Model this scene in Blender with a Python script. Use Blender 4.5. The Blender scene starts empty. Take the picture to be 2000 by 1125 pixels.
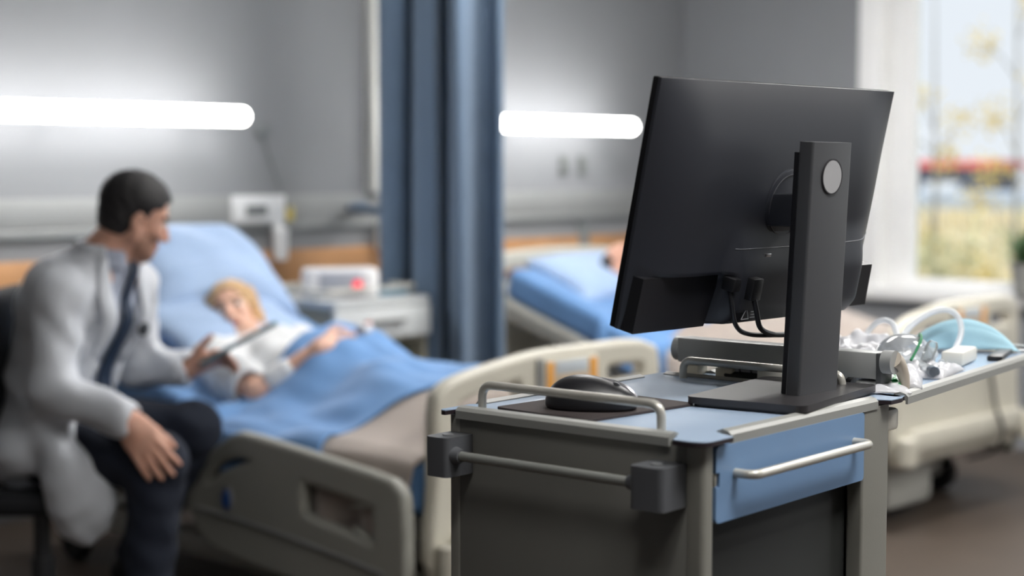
SKY = 1.1; LAMP = 20.0; FILL = 25.0; SUN = 3.0
FILLPOS = [(4.6, 1.0, 1), (5.4, -.9, 1), (5.3, 2.6, 1), (4.5, 3.7, 1), (1.9, 0.1, 1), (.4, .5, .5)]  # where the added, unseen fill panels hang, and their size
import bpy, bmesh, math, random
import numpy as np
from mathutils import Vector, Matrix, Euler

random.seed(7)
RNG = np.random.RandomState(11)
SC = bpy.context.scene
COL = SC.collection

# ------------------------------------------------------------------ helpers
def lin(c):
    return tuple(((x/255.0)/12.92 if x/255.0 <= 0.04045 else ((x/255.0+0.055)/1.055)**2.4) for x in c) + (1.0,)

MATS = {}
def mat(name, rgb, rough=0.5, metal=0.0, vary=0.06, vscale=8.0, bump=0.0, bscale=60.0, emit=0.0,
        sheen=0.0, coat=0.0, spec=0.5, trans=0.0, alpha=1.0, sss=0.0):
    """procedural principled material with a noise driven tone and bump"""
    if name in MATS: return MATS[name]
    m = bpy.data.materials.new(name); m.use_nodes = True
    nt = m.node_tree; b = nt.nodes['Principled BSDF']
    col = lin(rgb)
    tc = nt.nodes.new('ShaderNodeTexCoord')
    n = nt.nodes.new('ShaderNodeTexNoise'); n.inputs['Scale'].default_value = vscale; n.inputs['Detail'].default_value = 4
    nt.links.new(tc.outputs['Object'], n.inputs['Vector'])
    r = nt.nodes.new('ShaderNodeValToRGB')
    r.color_ramp.elements[0].position = 0.3; r.color_ramp.elements[1].position = 0.7
    r.color_ramp.elements[0].color = tuple(x*(1-vary) for x in col[:3]) + (1,)
    r.color_ramp.elements[1].color = tuple(min(1, x*(1+vary)) for x in col[:3]) + (1,)
    nt.links.new(n.outputs['Fac'], r.inputs['Fac']); nt.links.new(r.outputs['Color'], b.inputs['Base Color'])
    b.inputs['Roughness'].default_value = rough; b.inputs['Metallic'].default_value = metal
    b.inputs['Specular IOR Level'].default_value = spec
    if sheen: b.inputs['Sheen Weight'].default_value = sheen
    if coat: b.inputs['Coat Weight'].default_value = coat
    if trans: b.inputs['Transmission Weight'].default_value = trans
    if alpha < 1: b.inputs['Alpha'].default_value = alpha
    if sss:
        b.inputs['Subsurface Weight'].default_value = sss
        b.inputs['Subsurface Radius'].default_value = (0.012, 0.005, 0.003)
        b.inputs['Subsurface Scale'].default_value = 1.0
    if bump:
        n2 = nt.nodes.new('ShaderNodeTexNoise'); n2.inputs['Scale'].default_value = bscale; n2.inputs['Detail'].default_value = 3
        nt.links.new(tc.outputs['Object'], n2.inputs['Vector'])
        bp = nt.nodes.new('ShaderNodeBump'); bp.inputs['Strength'].default_value = bump; bp.inputs['Distance'].default_value = 0.004
        nt.links.new(n2.outputs['Fac'], bp.inputs['Height']); nt.links.new(bp.outputs['Normal'], b.inputs['Normal'])
    if emit:
        b.inputs['Emission Color'].default_value = col; b.inputs['Emission Strength'].default_value = emit
    MATS[name] = m
    return m

def clear_mat(name, tint=(245, 250, 252), gloss=0.12, rough=0.08, veil=0.0):
    """thin clear sheet: lets light straight through, glossy and slightly milky"""
    if name in MATS: return MATS[name]
    m = bpy.data.materials.new(name); m.use_nodes = True
    nt = m.node_tree; nt.nodes.clear()
    out = nt.nodes.new('ShaderNodeOutputMaterial')
    t = nt.nodes.new('ShaderNodeBsdfTransparent'); t.inputs['Color'].default_value = lin(tint)
    g = nt.nodes.new('ShaderNodeBsdfGlossy'); g.inputs['Roughness'].default_value = rough
    g.inputs['Color'].default_value = (1, 1, 1, 1)
    lw = nt.nodes.new('ShaderNodeLayerWeight'); lw.inputs['Blend'].default_value = gloss
    mx = nt.nodes.new('ShaderNodeMixShader')
    nt.links.new(lw.outputs['Fresnel'], mx.inputs[0])
    nt.links.new(t.outputs[0], mx.inputs[1]); nt.links.new(g.outputs[0], mx.inputs[2])
    last = mx
    if veil:
        d = nt.nodes.new('ShaderNodeBsdfDiffuse'); d.inputs['Color'].default_value = lin(tint)
        tr = nt.nodes.new('ShaderNodeBsdfTranslucent'); tr.inputs['Color'].default_value = lin(tint)
        ad = nt.nodes.new('ShaderNodeMixShader'); ad.inputs[0].default_value = 0.4
        nt.links.new(d.outputs[0], ad.inputs[1]); nt.links.new(tr.outputs[0], ad.inputs[2])
        m2 = nt.nodes.new('ShaderNodeMixShader'); m2.inputs[0].default_value = veil
        nt.links.new(mx.outputs[0], m2.inputs[1]); nt.links.new(ad.outputs[0], m2.inputs[2]); last = m2
    nt.links.new(last.outputs[0], out.inputs['Surface'])
    MATS[name] = m
    return m

def link_mesh(name, me, m=None, parent=None, loc=None, rotz=None):
    o = bpy.data.objects.new(name, me); COL.objects.link(o)
    if m is not None and len(me.materials) == 0: me.materials.append(m)
    if parent is not None: o.parent = parent
    if loc is not None: o.location = loc
    if rotz is not None: o.rotation_euler = (0, 0, rotz)
    return o

def tag(o, label=None, cat=None, group=None, kind=None):
    if label: o['label'] = label
    if cat: o['category'] = cat
    if group: o['group'] = group
    if kind: o['kind'] = kind
    return o

def thing(name, label, cat, loc=(0, 0, 0), rotz=0.0, group=None):
    o = bpy.data.objects.new(name, None); COL.objects.link(o)
    o.empty_display_size = 0.1
    o.location = loc; o.rotation_euler = (0, 0, rotz)
    return tag(o, label, cat, group)

class MB:
    """collects shapes into one bmesh"""
    def __init__(s): s.bm = bmesh.new()
    def _xf(s, vs, M):
        for v in vs: v.co = M @ v.co
    def box(s, lo, hi, bevel=0.0, M=None, seg=2):
        lo = Vector(lo); hi = Vector(hi)
        r = bmesh.ops.create_cube(s.bm, size=1.0); vs = r['verts']
        c = (lo+hi)/2; d = hi-lo
        for v in vs: v.co = Vector((v.co.x*d.x+c.x, v.co.y*d.y+c.y, v.co.z*d.z+c.z))
        if bevel:
            es = list({e for v in vs for e in v.link_edges})
            rr = bmesh.ops.bevel(s.bm, geom=es, offset=bevel, segments=seg, profile=0.5, affect='EDGES')
            vs = list({v for f in rr['faces'] for v in f.verts} | {v for v in vs if v.is_valid})
        if M is not None: s._xf(vs, M)
        return s
    def tube(s, pts, r, seg=12, cap=True):
        """swept tube along pts, r scalar or list"""
        pts = [Vector(p) for p in pts]; n = len(pts)
        rs = r if isinstance(r, (list, tuple)) else [r]*n
        rings = []; prev = None
        for i, p in enumerate(pts):
            t = (pts[min(i+1, n-1)]-pts[max(i-1, 0)]).normalized()
            if prev is None:
                a = Vector((0, 0, 1)) if abs(t.z) < 0.9 else Vector((1, 0, 0))
                x = t.cross(a).normalized()
            else:
                x = (prev - t*prev.dot(t)).normalized()
            prev = x; y = t.cross(x)
            rings.append([s.bm.verts.new(p+(x*math.cos(2*math.pi*k/seg)+y*math.sin(2*math.pi*k/seg))*rs[i]) for k in range(seg)])
        for i in range(n-1):
            for k in range(seg):
                s.bm.faces.new((rings[i][k], rings[i][(k+1) % seg], rings[i+1][(k+1) % seg], rings[i+1][k]))
        if cap:
            s.bm.faces.new(rings[0][::-1]); s.bm.faces.new(rings[-1])
        return s
    def cyl(s, a, b, r, seg=24, r2=None):
        return s.tube([a, b], [r, r if r2 is None else r2], seg)
    def lathe(s, prof, c=(0, 0, 0), seg=24, M=None, ring=False):
        """profile of (radius, z) around z"""
        c = Vector(c); rings = []; new = []
        for r, z in prof:
            ring = [s.bm.verts.new(c+Vector((r*math.cos(2*math.pi*k/seg), r*math.sin(2*math.pi*k/seg), z))) for k in range(seg)]
            rings.append(ring); new += ring
        for i in range(len(rings)-1):
            for k in range(seg):
                s.bm.faces.new((rings[i][k], rings[i][(k+1) % seg], rings[i+1][(k+1) % seg], rings[i+1][k]))
        if ring:
            for k in range(seg): s.bm.faces.new((rings[-1][k], rings[-1][(k+1) % seg], rings[0][(k+1) % seg], rings[0][k]))
        elif prof[0][0] > 1e-6: s.bm.faces.new(rings[0][::-1])
        if prof[-1][0] > 1e-6 and not ring: s.bm.faces.new(rings[-1])
        if M is not None: s._xf(new, M)
        return s
    def prism(s, poly, z0, z1, M=None):
        """extrude a 2D polygon"""
        a = [s.bm.verts.new((x, y, z0)) for x, y in poly]; b = [s.bm.verts.new((x, y, z1)) for x, y in poly]
        n = len(poly)
        s.bm.faces.new(a[::-1]); s.bm.faces.new(b)
        for i in range(n): s.bm.faces.new((a[i], a[(i+1) % n], b[(i+1) % n], b[i]))
        if M is not None: s._xf(a+b, M)
        return s
    def build(s, name, m, parent=None, smooth=True, loc=None, rotz=None):
        bmesh.ops.recalc_face_normals(s.bm, faces=s.bm.faces)
        me = bpy.data.meshes.new(name); s.bm.to_mesh(me); s.bm.free()
        if smooth:
            me.polygons.foreach_set('use_smooth', [True]*len(me.polygons))
            try: me.set_sharp_from_angle(angle=math.radians(35))
            except Exception: pass
        return link_mesh(name, me, m, parent, loc, rotz)

def arc(c, r, a0, a1, n, plane='xz'):
    out = []
    for i in range(n+1):
        a = math.radians(a0+(a1-a0)*i/n); x, y = r*math.cos(a), r*math.sin(a)
        out.append(Vector((c[0]+x, c[1], c[2]+y)) if plane == 'xz' else (Vector((c[0], c[1]+x, c[2]+y)) if plane == 'yz' else Vector((c[0]+x, c[1]+y, c[2]))))
    return out

def round_path(pts, r, n=6):
    """polyline with rounded corners"""
    pts = [Vector(p) for p in pts]; out = [pts[0]]
    for i in range(1, len(pts)-1):
        a, b, c = pts[i-1], pts[i], pts[i+1]
        d1 = (a-b); d2 = (c-b); rr = min(r, d1.length*0.49, d2.length*0.49)
        p = b+d1.normalized()*rr; q = b+d2.normalized()*rr
        for k in range(n+1):
            t = k/n; out.append(p*(1-t)**2+b*2*t*(1-t)+q*t*t)
    out.append(pts[-1]); return out

def rrect(x0, y0, x1, y1, r, n=5):
    out = []
    for cx, cy, a0 in ((x1-r, y1-r, 0), (x0+r, y1-r, 90), (x0+r, y0+r, 180), (x1-r, y0+r, 270)):
        for k in range(n+1):
            a = math.radians(a0+90*k/n); out.append((cx+r*math.cos(a), cy+r*math.sin(a)))
    return out

def spline(pts, n=8, closed=True):
    """Catmull-Rom through 2D/3D points"""
    P = [np.array(p, float) for p in pts]; N = len(P); out = []
    rng = range(N) if closed else range(N-1)
    for i in rng:
        g = (lambda k: P[k % N]) if closed else (lambda k: P[min(max(k, 0), N-1)])
        p0, p1, p2, p3 = g(i-1), g(i), g(i+1), g(i+2)
        for k in range(n):
            t = k/n
            out.append(0.5*((2*p1)+(-p0+p2)*t+(2*p0-5*p1+4*p2-p3)*t*t+(-p0+3*p1-3*p2+p3)*t**3))
    if not closed: out.append(P[-1])
    return [tuple(map(float, q)) for q in out]

def plate(name, outer, holes, thick, bevel, m, parent=None, M=None):
    """flat plate with cut-outs and rounded edges, made through a filled curve; lies in xy, thickness along z"""
    cu = bpy.data.curves.new(name+'_c', 'CURVE'); cu.dimensions = '2D'; cu.fill_mode = 'BOTH'
    cu.extrude = max(thick/2-bevel, 0.0005); cu.bevel_depth = bevel; cu.bevel_resolution = 2
    for poly in [outer]+list(holes):
        sp = cu.splines.new('POLY'); sp.points.add(len(poly)-1); sp.use_cyclic_u = True
        for p, q in zip(sp.points, poly): p.co = (q[0], q[1], 0, 1)
    tmp = bpy.data.objects.new(name+'_t', cu); COL.objects.link(tmp)
    dg = bpy.context.evaluated_depsgraph_get()
    me = bpy.data.meshes.new_from_object(tmp.evaluated_get(dg))
    bpy.data.objects.remove(tmp); bpy.data.curves.remove(cu)
    me.name = name; me.materials.clear()
    if M is not None: me.transform(M)
    me.polygons.foreach_set('use_smooth', [True]*len(me.polygons))
    try: me.set_sharp_from_angle(angle=math.radians(40))
    except Exception: pass
    return link_mesh(name, me, m, parent)

def grid_mesh(name, P, m, parent=None, thick=0.0, closed_v=False):
    """P: (n, k, 3) array of points -> quad sheet, optionally given thickness"""
    n, k = P.shape[:2]
    idx = np.arange(n*k).reshape(n, k)
    if closed_v:
        j = np.roll(idx, -1, axis=1); F = np.stack([idx[:-1], j[:-1], j[1:], idx[1:]], -1).reshape(-1, 4)
    else:
        F = np.stack([idx[:-1, :-1], idx[:-1, 1:], idx[1:, 1:], idx[1:, :-1]], -1).reshape(-1, 4)
    me = bpy.data.meshes.new(name); me.from_pydata(P.reshape(-1, 3).tolist(), [], F.tolist())
    me.polygons.foreach_set('use_smooth', [True]*len(me.polygons))
    o = link_mesh(name, me, m, parent)
    if thick:
        md = o.modifiers.new('thick', 'SOLIDIFY'); md.thickness = thick; md.offset = 0
    return o

def wav(x, y, seed, sc=1.0):
    """smooth pseudo noise, vectorised"""
    r = np.random.RandomState(seed); v = 0
    for i in range(7):
        a, b, c = r.uniform(-1, 1), r.uniform(-1, 1), r.uniform(0, 6.28)
        w = sc*(1.0+i*0.55); v = v+np.sin((a*x+b*y)*w*2+c+0.7*np.sin((b*x-a*y)*w+c*2))/(1+0.5*i)
    return v/3.2

# ------------------------------------------------------------------ blended-volume surfacing for bodies, clothes, cushions
BIG = 9.0
class Vol:
    def __init__(s): s.p = []
    def cap(s, a, b, r1, r2=None, k=0.02, op='u'):
        a = np.array(a, float); b = np.array(b, float); r2 = r1 if r2 is None else r2; R = max(r1, r2)
        def f(X, Y, Z):
            d = b-a; L = float(d@d)+1e-12
            t = np.clip(((X-a[0])*d[0]+(Y-a[1])*d[1]+(Z-a[2])*d[2])/L, 0, 1)
            return np.sqrt((X-a[0]-t*d[0])**2+(Y-a[1]-t*d[1])**2+(Z-a[2]-t*d[2])**2)-(r1+t*(r2-r1))
        s.p.append((f, np.minimum(a, b)-R, np.maximum(a, b)+R, k, op)); return s
    def ell(s, c, r, k=0.02, op='u', rot=None):
        c = np.array(c, float); r = np.array(r, float); R = np.eye(3) if rot is None else np.array(rot, float)  # rows = axes
        def f(X, Y, Z):
            x, y, z = X-c[0], Y-c[1], Z-c[2]
            q = [(R[i, 0]*x+R[i, 1]*y+R[i, 2]*z) for i in range(3)]
            k0 = np.sqrt(sum((q[i]/r[i])**2 for i in range(3)))
            k1 = np.sqrt(sum((q[i]/r[i]**2)**2 for i in range(3)))+1e-9
            return k0*(k0-1)/k1
        e = np.sqrt(((R*r[:, None])**2).sum(0)); s.p.append((f, c-e, c+e, k, op)); return s
    def box(s, c, h, rnd=0.005, k=0.01, op='u', rot=None):
        c = np.array(c, float); h = np.array(h, float)-rnd; R = np.eye(3) if rot is None else np.array(rot, float)
        def f(X, Y, Z):
            x, y, z = X-c[0], Y-c[1], Z-c[2]
            q = [np.abs(R[i, 0]*x+R[i, 1]*y+R[i, 2]*z)-h[i] for i in range(3)]
            o = np.sqrt(sum(np.maximum(t, 0)**2 for t in q))
            return o+np.minimum(np.maximum(np.maximum(q[0], q[1]), q[2]), 0)-rnd
        e = (np.abs(R)*(h+rnd)[:, None]).sum(0); s.p.append((f, c-e, c+e, k, op)); return s
    def mesh(s, name, m, h=0.008, parent=None, disp=None, mats=None, pick=None, smooth=1):
        us = [p for p in s.p if p[4] == 'u']
        lo = np.min([p[1] for p in us], 0)-4*h; hi = np.max([p[2] for p in us], 0)+4*h
        n = np.ceil((hi-lo)/h).astype(int)+1
        F = np.full(n, BIG, np.float32)
        ax = [(lo[i]+h*np.arange(n[i])).astype(np.float32) for i in range(3)]
        for f, a, b, k, op in s.p:
            pad = 3*h+k*1.2
            i0 = np.maximum(np.floor((a-pad-lo)/h).astype(int), 0); i1 = np.minimum(np.ceil((b+pad-lo)/h).astype(int)+1, n)
            if np.any(i1 <= i0): continue
            sl = tuple(slice(i0[q], i1[q]) for q in range(3))
            X = ax[0][sl[0]][:, None, None]; Y = ax[1][sl[1]][None, :, None]; Z = ax[2][sl[2]][None, None, :]
            d = f(X, Y, Z).astype(np.float32); A = F[sl]
            if op == 'u':
                if k > 0:
                    g = np.maximum(k-np.abs(A-d), 0)/k; F[sl] = np.minimum(A, d)-g*g*k*0.25
                else: F[sl] = np.minimum(A, d)
            else:
                d = -d
                if k > 0:
                    g = np.maximum(k-np.abs(A-d), 0)/k; F[sl] = np.maximum(A, d)+g*g*k*0.25
                else: F[sl] = np.maximum(A, d)
        if disp is not None:
            X, Y, Z = ax[0][:, None, None], ax[1][None, :, None], ax[2][None, None, :]
            near = np.abs(F) < 0.06
            ii = np.nonzero(near); F[ii] += disp(ax[0][ii[0]], ax[1][ii[1]], ax[2][ii[2]]).astype(np.float32)
        V, Q = nets(F, lo, h)
        if smooth:
            V = relax(V, Q, smooth)
        me = bpy.data.meshes.new(name); me.vertices.add(len(V)); me.vertices.foreach_set('co', V.astype(np.float32).ravel())
        nf = len(Q); me.loops.add(nf*4); me.loops.foreach_set('vertex_index', Q.astype(np.int32).ravel())
        me.polygons.add(nf); me.polygons.foreach_set('loop_start', np.arange(0, nf*4, 4, dtype=np.int32))
        me.polygons.foreach_set('loop_total', np.full(nf, 4, np.int32)); me.update(calc_edges=True); me.validate()
        me.polygons.foreach_set('use_smooth', [True]*len(me.polygons))
        if mats:
            for q in mats: me.materials.append(q)
            cen = V[Q].mean(1); mi = pick(cen).astype(np.int32)
            if len(me.polygons) == nf: me.polygons.foreach_set('material_index', mi)
        return link_mesh(name, me, m, parent)

def nets(F, lo, h):
    S = F < 0; n = np.array(F.shape)
    C = S[:-1, :-1, :-1].astype(np.int8)
    for dx in (0, 1):
        for dy in (0, 1):
            for dz in (0, 1):
                if dx or dy or dz: C = C+S[dx:n[0]-1+dx, dy:n[1]-1+dy, dz:n[2]-1+dz]
    act = (C > 0) & (C < 8)
    ci = np.argwhere(act); idm = np.full(act.shape, -1, np.int64); idm[act] = np.arange(len(ci))
    P = np.zeros((len(ci), 3)); W = np.zeros(len(ci))
    offs = [(0, 0, 0), (1, 0, 0), (0, 1, 0), (0, 0, 1), (1, 1, 0), (1, 0, 1), (0, 1, 1), (1, 1, 1)]
    for a in offs:
        for q in range(3):
            if a[q] == 0:
                b = list(a); b[q] = 1
                fa = F[ci[:, 0]+a[0], ci[:, 1]+a[1], ci[:, 2]+a[2]]; fb = F[ci[:, 0]+b[0], ci[:, 1]+b[1], ci[:, 2]+b[2]]
                x = (fa < 0) != (fb < 0); t = np.clip(fa/(fa-fb+1e-12), 0, 1)
                pt = np.array(a, float)[None].repeat(len(ci), 0); pt[:, q] = t
                P[x] += pt[x]; W[x] += 1
    V = lo+h*(ci+P/np.maximum(W, 1)[:, None])
    quads = []
    for q in range(3):
        a, b = [(1, 2), (2, 0), (0, 1)][q]
        sl0 = [slice(None)]*3; sl1 = [slice(None)]*3; sl0[q] = slice(0, -1); sl1[q] = slice(1, None)
        s0, s1 = S[tuple(sl0)], S[tuple(sl1)]
        E = np.argwhere(s0 != s1); E = E[(E[:, a] > 0) & (E[:, b] > 0) & (E[:, a] < n[a]-1) & (E[:, b] < n[b]-1)]
        ins = s0[E[:, 0], E[:, 1], E[:, 2]]
        def g(da, db):
            t = E.copy(); t[:, a] += da; t[:, b] += db; return idm[t[:, 0], t[:, 1], t[:, 2]]
        qd = np.stack([g(-1, -1), g(0, -1), g(0, 0), g(-1, 0)], 1)
        qd[~ins] = qd[~ins][:, ::-1]; quads.append(qd)
    return V, np.concatenate(quads)

def relax(V, Q, it):
    for _ in range(it):
        S = np.zeros_like(V); W = np.zeros(len(V))
        for i in range(4):
            a, b = Q[:, i], Q[:, (i+1) % 4]
            for x, y in ((a, b), (b, a)):
                for c in range(3): S[:, c] += np.bincount(x, V[y, c], len(V))
                W += np.bincount(x, minlength=len(V))
        V = V*0.5+0.5*S/np.maximum(W, 1)[:, None]
    return V

def unit(v):
    v = np.array(v, float); return v/np.linalg.norm(v)
# ------------------------------------------------------------------ camera
cd = bpy.data.cameras.new('camera'); cam = bpy.data.objects.new('camera', cd); COL.objects.link(cam)
cam.location = (0, 0, 1.33); cam.rotation_euler = (math.radians(90-4.2406), 0, math.radians(-46.5))
cd.sensor_width = 36.0; cd.lens = 3230.0/2000*36; cd.clip_start = 0.05; cd.clip_end = 300
cd.dof.use_dof = True; cd.dof.focus_distance = 2.24; cd.dof.aperture_fstop = 2.5; cd.dof.aperture_blades = 0
SC.camera = cam
SC.view_settings.view_transform = 'Standard'; SC.view_settings.look = 'None'
SC.view_settings.gamma = 1.0; SC.view_settings.use_curve_mapping = False; SC.view_settings.exposure = 0.0

# ------------------------------------------------------------------ sky
w = bpy.data.worlds.new('sky'); SC.world = w; w.use_nodes = True
nt = w.node_tree; bg = nt.nodes['Background']
tc = nt.nodes.new('ShaderNodeTexCoord'); sp = nt.nodes.new('ShaderNodeSeparateXYZ'); rp = nt.nodes.new('ShaderNodeValToRGB')
nt.links.new(tc.outputs['Generated'], sp.inputs[0]); nt.links.new(sp.outputs['Z'], rp.inputs['Fac']); nt.links.new(rp.outputs['Color'], bg.inputs['Color'])
rp.color_ramp.elements[0].position = 0.0; rp.color_ramp.elements[0].color = (0.82, 0.845, 0.90, 1)
rp.color_ramp.elements[1].position = 0.5; rp.color_ramp.elements[1].color = (0.76, 0.82, 0.92, 1)
bg.inputs['Strength'].default_value = SKY

# ------------------------------------------------------------------ room
XR, YB = 7.207, 5.55
XL, YF, ZC = -2.2, -3.2, 3.0
m_wall = mat('wall_paint', (134, 136, 140), 0.75, vary=0.03, vscale=2.0, bump=0.05, bscale=250)
m_wood = mat('wood_rail', (188, 140, 96), 0.5, vary=0.15, vscale=5)
m_floor = mat('vinyl_floor', (76, 66, 58), 0.45, vary=0.12, vscale=3)
m_ceil = mat('ceiling_paint', (205, 205, 203), 0.9, vary=0.02)
m_white = mat('white_frame', (246, 246, 245), 0.45, vary=0.02)
def struct(mb, name, m, smooth=False):
    return tag(mb.build(name, m, smooth=smooth), kind='structure')
struct(MB().box((XL, YF, -0.1), (XR, YB, 0.0)), 'floor', m_floor)
struct(MB().box((XL-.2, YF-.2, ZC), (XR+.25, YB+.2, ZC+0.1)), 'ceiling', m_ceil)
struct(MB().box((XL-.2, YB, -0.1), (XR+.25, YB+0.2, ZC)), 'wall_back', m_wall)
struct(MB().box((XL-.2, YF, -0.1), (XL, YB, ZC)), 'wall_left', m_wall)
struct(MB().box((XL-.2, YF-.2, -0.1), (XR+.25, YF, ZC)), 'wall_front', m_wall)
# window wall with two openings
WIN = [(1.9, 4.454), (-2.8, 1.2)]
ZS, ZT = 0.70, 2.65
mb = MB(); T = 0.15
ys = [YF]+[v for a, b in sorted(WIN) for v in (a, b)]+[YB]
for i in range(0, len(ys), 2): mb.box((XR, ys[i], -0.1), (XR+T, ys[i+1], ZC))
for a, b in WIN:
    mb.box((XR, a, -0.1), (XR+T, b, ZS)); mb.box((XR, a, ZT), (XR+T, b, ZC))
struct(mb, 'wall_right', m_wall)
m_glass = clear_mat('window_glass', (250, 252, 252), 0.06, 0.0)
for wi, (a, b) in enumerate(WIN):
    r = thing('window_%d' % (wi+1), None, None, (XR, (a+b)/2, ZS)); r['kind'] = 'structure'
    hy = (b-a)/2; hz = ZT-ZS
    # white lining of the opening, standing a little proud of the wall
    mb = MB()
    for s in (-1, 1):
        y0, y1 = sorted((s*hy, s*(hy-0.125)))
        mb.box((-0.012, y0-(0 if s > 0 else 0), -0.0), (0.13, y1, hz), 0.004)
    mb.box((-0.012, -hy+.125, hz-0.1), (0.13, hy-.125, hz), 0.004)
    mb.build('window_lining', m_white, r)
    mb = MB()
    iy = hy-0.125
    for s in (-1, 1):
        y0, y1 = sorted((s*(iy+0.0), s*(iy-0.135))); mb.box((0.085, y0, 0.03), (0.148, y1, hz-0.1), 0.008)
    mb.box((0.085, -iy+.135, 0.03), (0.148, iy-.135, 0.075), 0.006); mb.box((0.085, -iy+.135, hz-0.2), (0.148, iy-.135, hz-0.1), 0.006)
    mb.box((0.087, -0.07, 0.05), (0.146, 0.07, hz-0.12), 0.006)
    mb.build('window_frame', m_white, r)
    mb = MB()
    for s in (-1, 1):
        y0, y1 = sorted((s*(iy-0.125), s*0.06)); mb.box((0.113, y0, 0.06), (0.119, y1, hz-0.18))
    mb.build('window_pane', m_glass, r, smooth=False)
    MB().box((-0.05, -hy-0.02, -0.03), (0.2, hy+0.02, 0.03), 0.006).build('window_sill', m_white, r)
# handrail plank and the raised service panel along the back wall
tag(MB().box((XL, YB-0.016, 0.80), (XR, YB, 0.972), 0.004).build('trim_1', m_wood), kind='structure')
mb = MB(); m_trunk = mat('trunking_enamel', (146, 148, 148), 0.4, vary=0.02)
mb.box((XL, YB-0.010, 1.085), (XR, YB, 1.205), 0.006); mb.box((XL, YB-0.014, 1.066), (XR, YB, 1.088), 0.004)
tag(mb.build('trim_2', m_trunk), kind='structure')
m_dk = mat('rail_grey', (120, 124, 126), 0.4, vary=0.03)
tag(MB().box((XL, YB-0.016, 1.052), (XR, YB, 1.068), 0.003).build('trim_3', m_dk), kind='structure')

# ------------------------------------------------------------------ wall lamps over the beds
m_tube = bpy.data.materials.new('lamp_diffuser'); m_tube.use_nodes = True
b = m_tube.node_tree.nodes['Principled BSDF']; b.inputs['Base Color'].default_value = (0.9, 0.9, 0.9, 1)
b.inputs['Emission Color'].default_value = (1.0, 0.985, 0.955, 1); b.inputs['Emission Strength'].default_value = LAMP
m_lampback = mat('lamp_housing', (225, 226, 226), 0.4)
for x0, x1, lab in ((2.585, 4.085, 'long glowing white wall lamp above the bed with the woman patient'),
                    (5.02, 6.52, 'glowing white wall lamp to the right of the blue curtain')):
    cx = (x0+x1)/2; L = (x1-x0)/2
    r = thing('wall_lamp', lab, 'lamp', (cx, YB, 1.524), group='bed head lamps')
    for xa in (-L+.12, 0, L-.12): MB().box((xa-.02, -0.2, -0.012), (xa+.02, 0.0, 0.012), 0.003).build('lamp_arm', mat('lamp_arm_grey', (150, 151, 152), .5), r)
    mb = MB(); prof = [(0, -L)] + [(0.034*math.sin(math.radians(a)), -L+0.03-0.03*math.cos(math.radians(a))) for a in (20, 40, 60, 80)] + \
        [(0.034*math.sin(math.radians(a)), L-0.03+0.03*math.cos(math.radians(a))) for a in (80, 60, 40, 20)] + [(0, L)]
    mb.lathe(prof, seg=24, M=Matrix.Translation((0, -0.22, 0)) @ Matrix.Rotation(math.pi/2, 4, 'Y'))
    mb.build('lamp_diffuser', m_tube, r)

# soft daylight on the garden
sl = bpy.data.lights.new('sun', 'SUN'); sl.energy = SUN; sl.angle = math.radians(25); sl.color = (1, .97, .92)
so_ = bpy.data.objects.new('sun', sl); COL.objects.link(so_); so_.rotation_euler = (0, math.radians(-38), math.radians(-10))
# fill panels added out of view above the frame to brighten the room
m_panel = bpy.data.materials.new('fill_panel_glow'); m_panel.use_nodes = True
b = m_panel.node_tree.nodes['Principled BSDF']; b.inputs['Emission Color'].default_value = (1, 0.98, 0.95, 1); b.inputs['Emission Strength'].default_value = FILL
for x, y, k_ in FILLPOS:
    r = thing('fill_panel', 'added fill light panel out of view', 'light', (x, y, ZC), group='added fill panels')
    MB().box((-.6*k_-.03, -.3*k_-.02, -.04), (.6*k_+.03, .3*k_+.02, 0), .005).build('fill_frame', m_white, r)
    MB().box((-.6*k_, -.3*k_, -.05), (.6*k_, .3*k_, -.038)).build('fill_face', m_panel, r, smooth=False)
# ------------------------------------------------------------------ the cart in the foreground
m_cart = mat('cart_enamel', (138, 137, 130), 0.42, vary=0.03, bump=0.03, bscale=300)
m_cartp = mat('cart_panel', (112, 111, 106), 0.5, vary=0.03)
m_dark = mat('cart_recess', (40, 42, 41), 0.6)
m_top = mat('blue_laminate', (176, 196, 220), 0.22, vary=0.03, spec=0.5)
m_topedge = mat('laminate_edge', (40, 30, 36), 0.5)
m_lip = mat('lip_grey', (150, 151, 147), 0.4, vary=0.02)
m_wire = mat('rail_metal', (196, 194, 186), 0.32, metal=0.35, vary=0.02)
m_brk = mat('bracket_grey', (88, 90, 94), 0.5, vary=0.03)
m_blue = mat('drawer_blue', (118, 150, 188), 0.4, vary=0.02)
cart = thing('medical_cart', 'grey medical cart with blue worktop carrying the computer monitor', 'cart', (1.712, 1.318, 0), math.radians(3.4))
ZW = 1.02
VX = 0.003
def plate_xy(name, poly, z0, z1, m, parent): return MB().prism(poly, z0, z1).build(name, m, parent, smooth=False)
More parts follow.
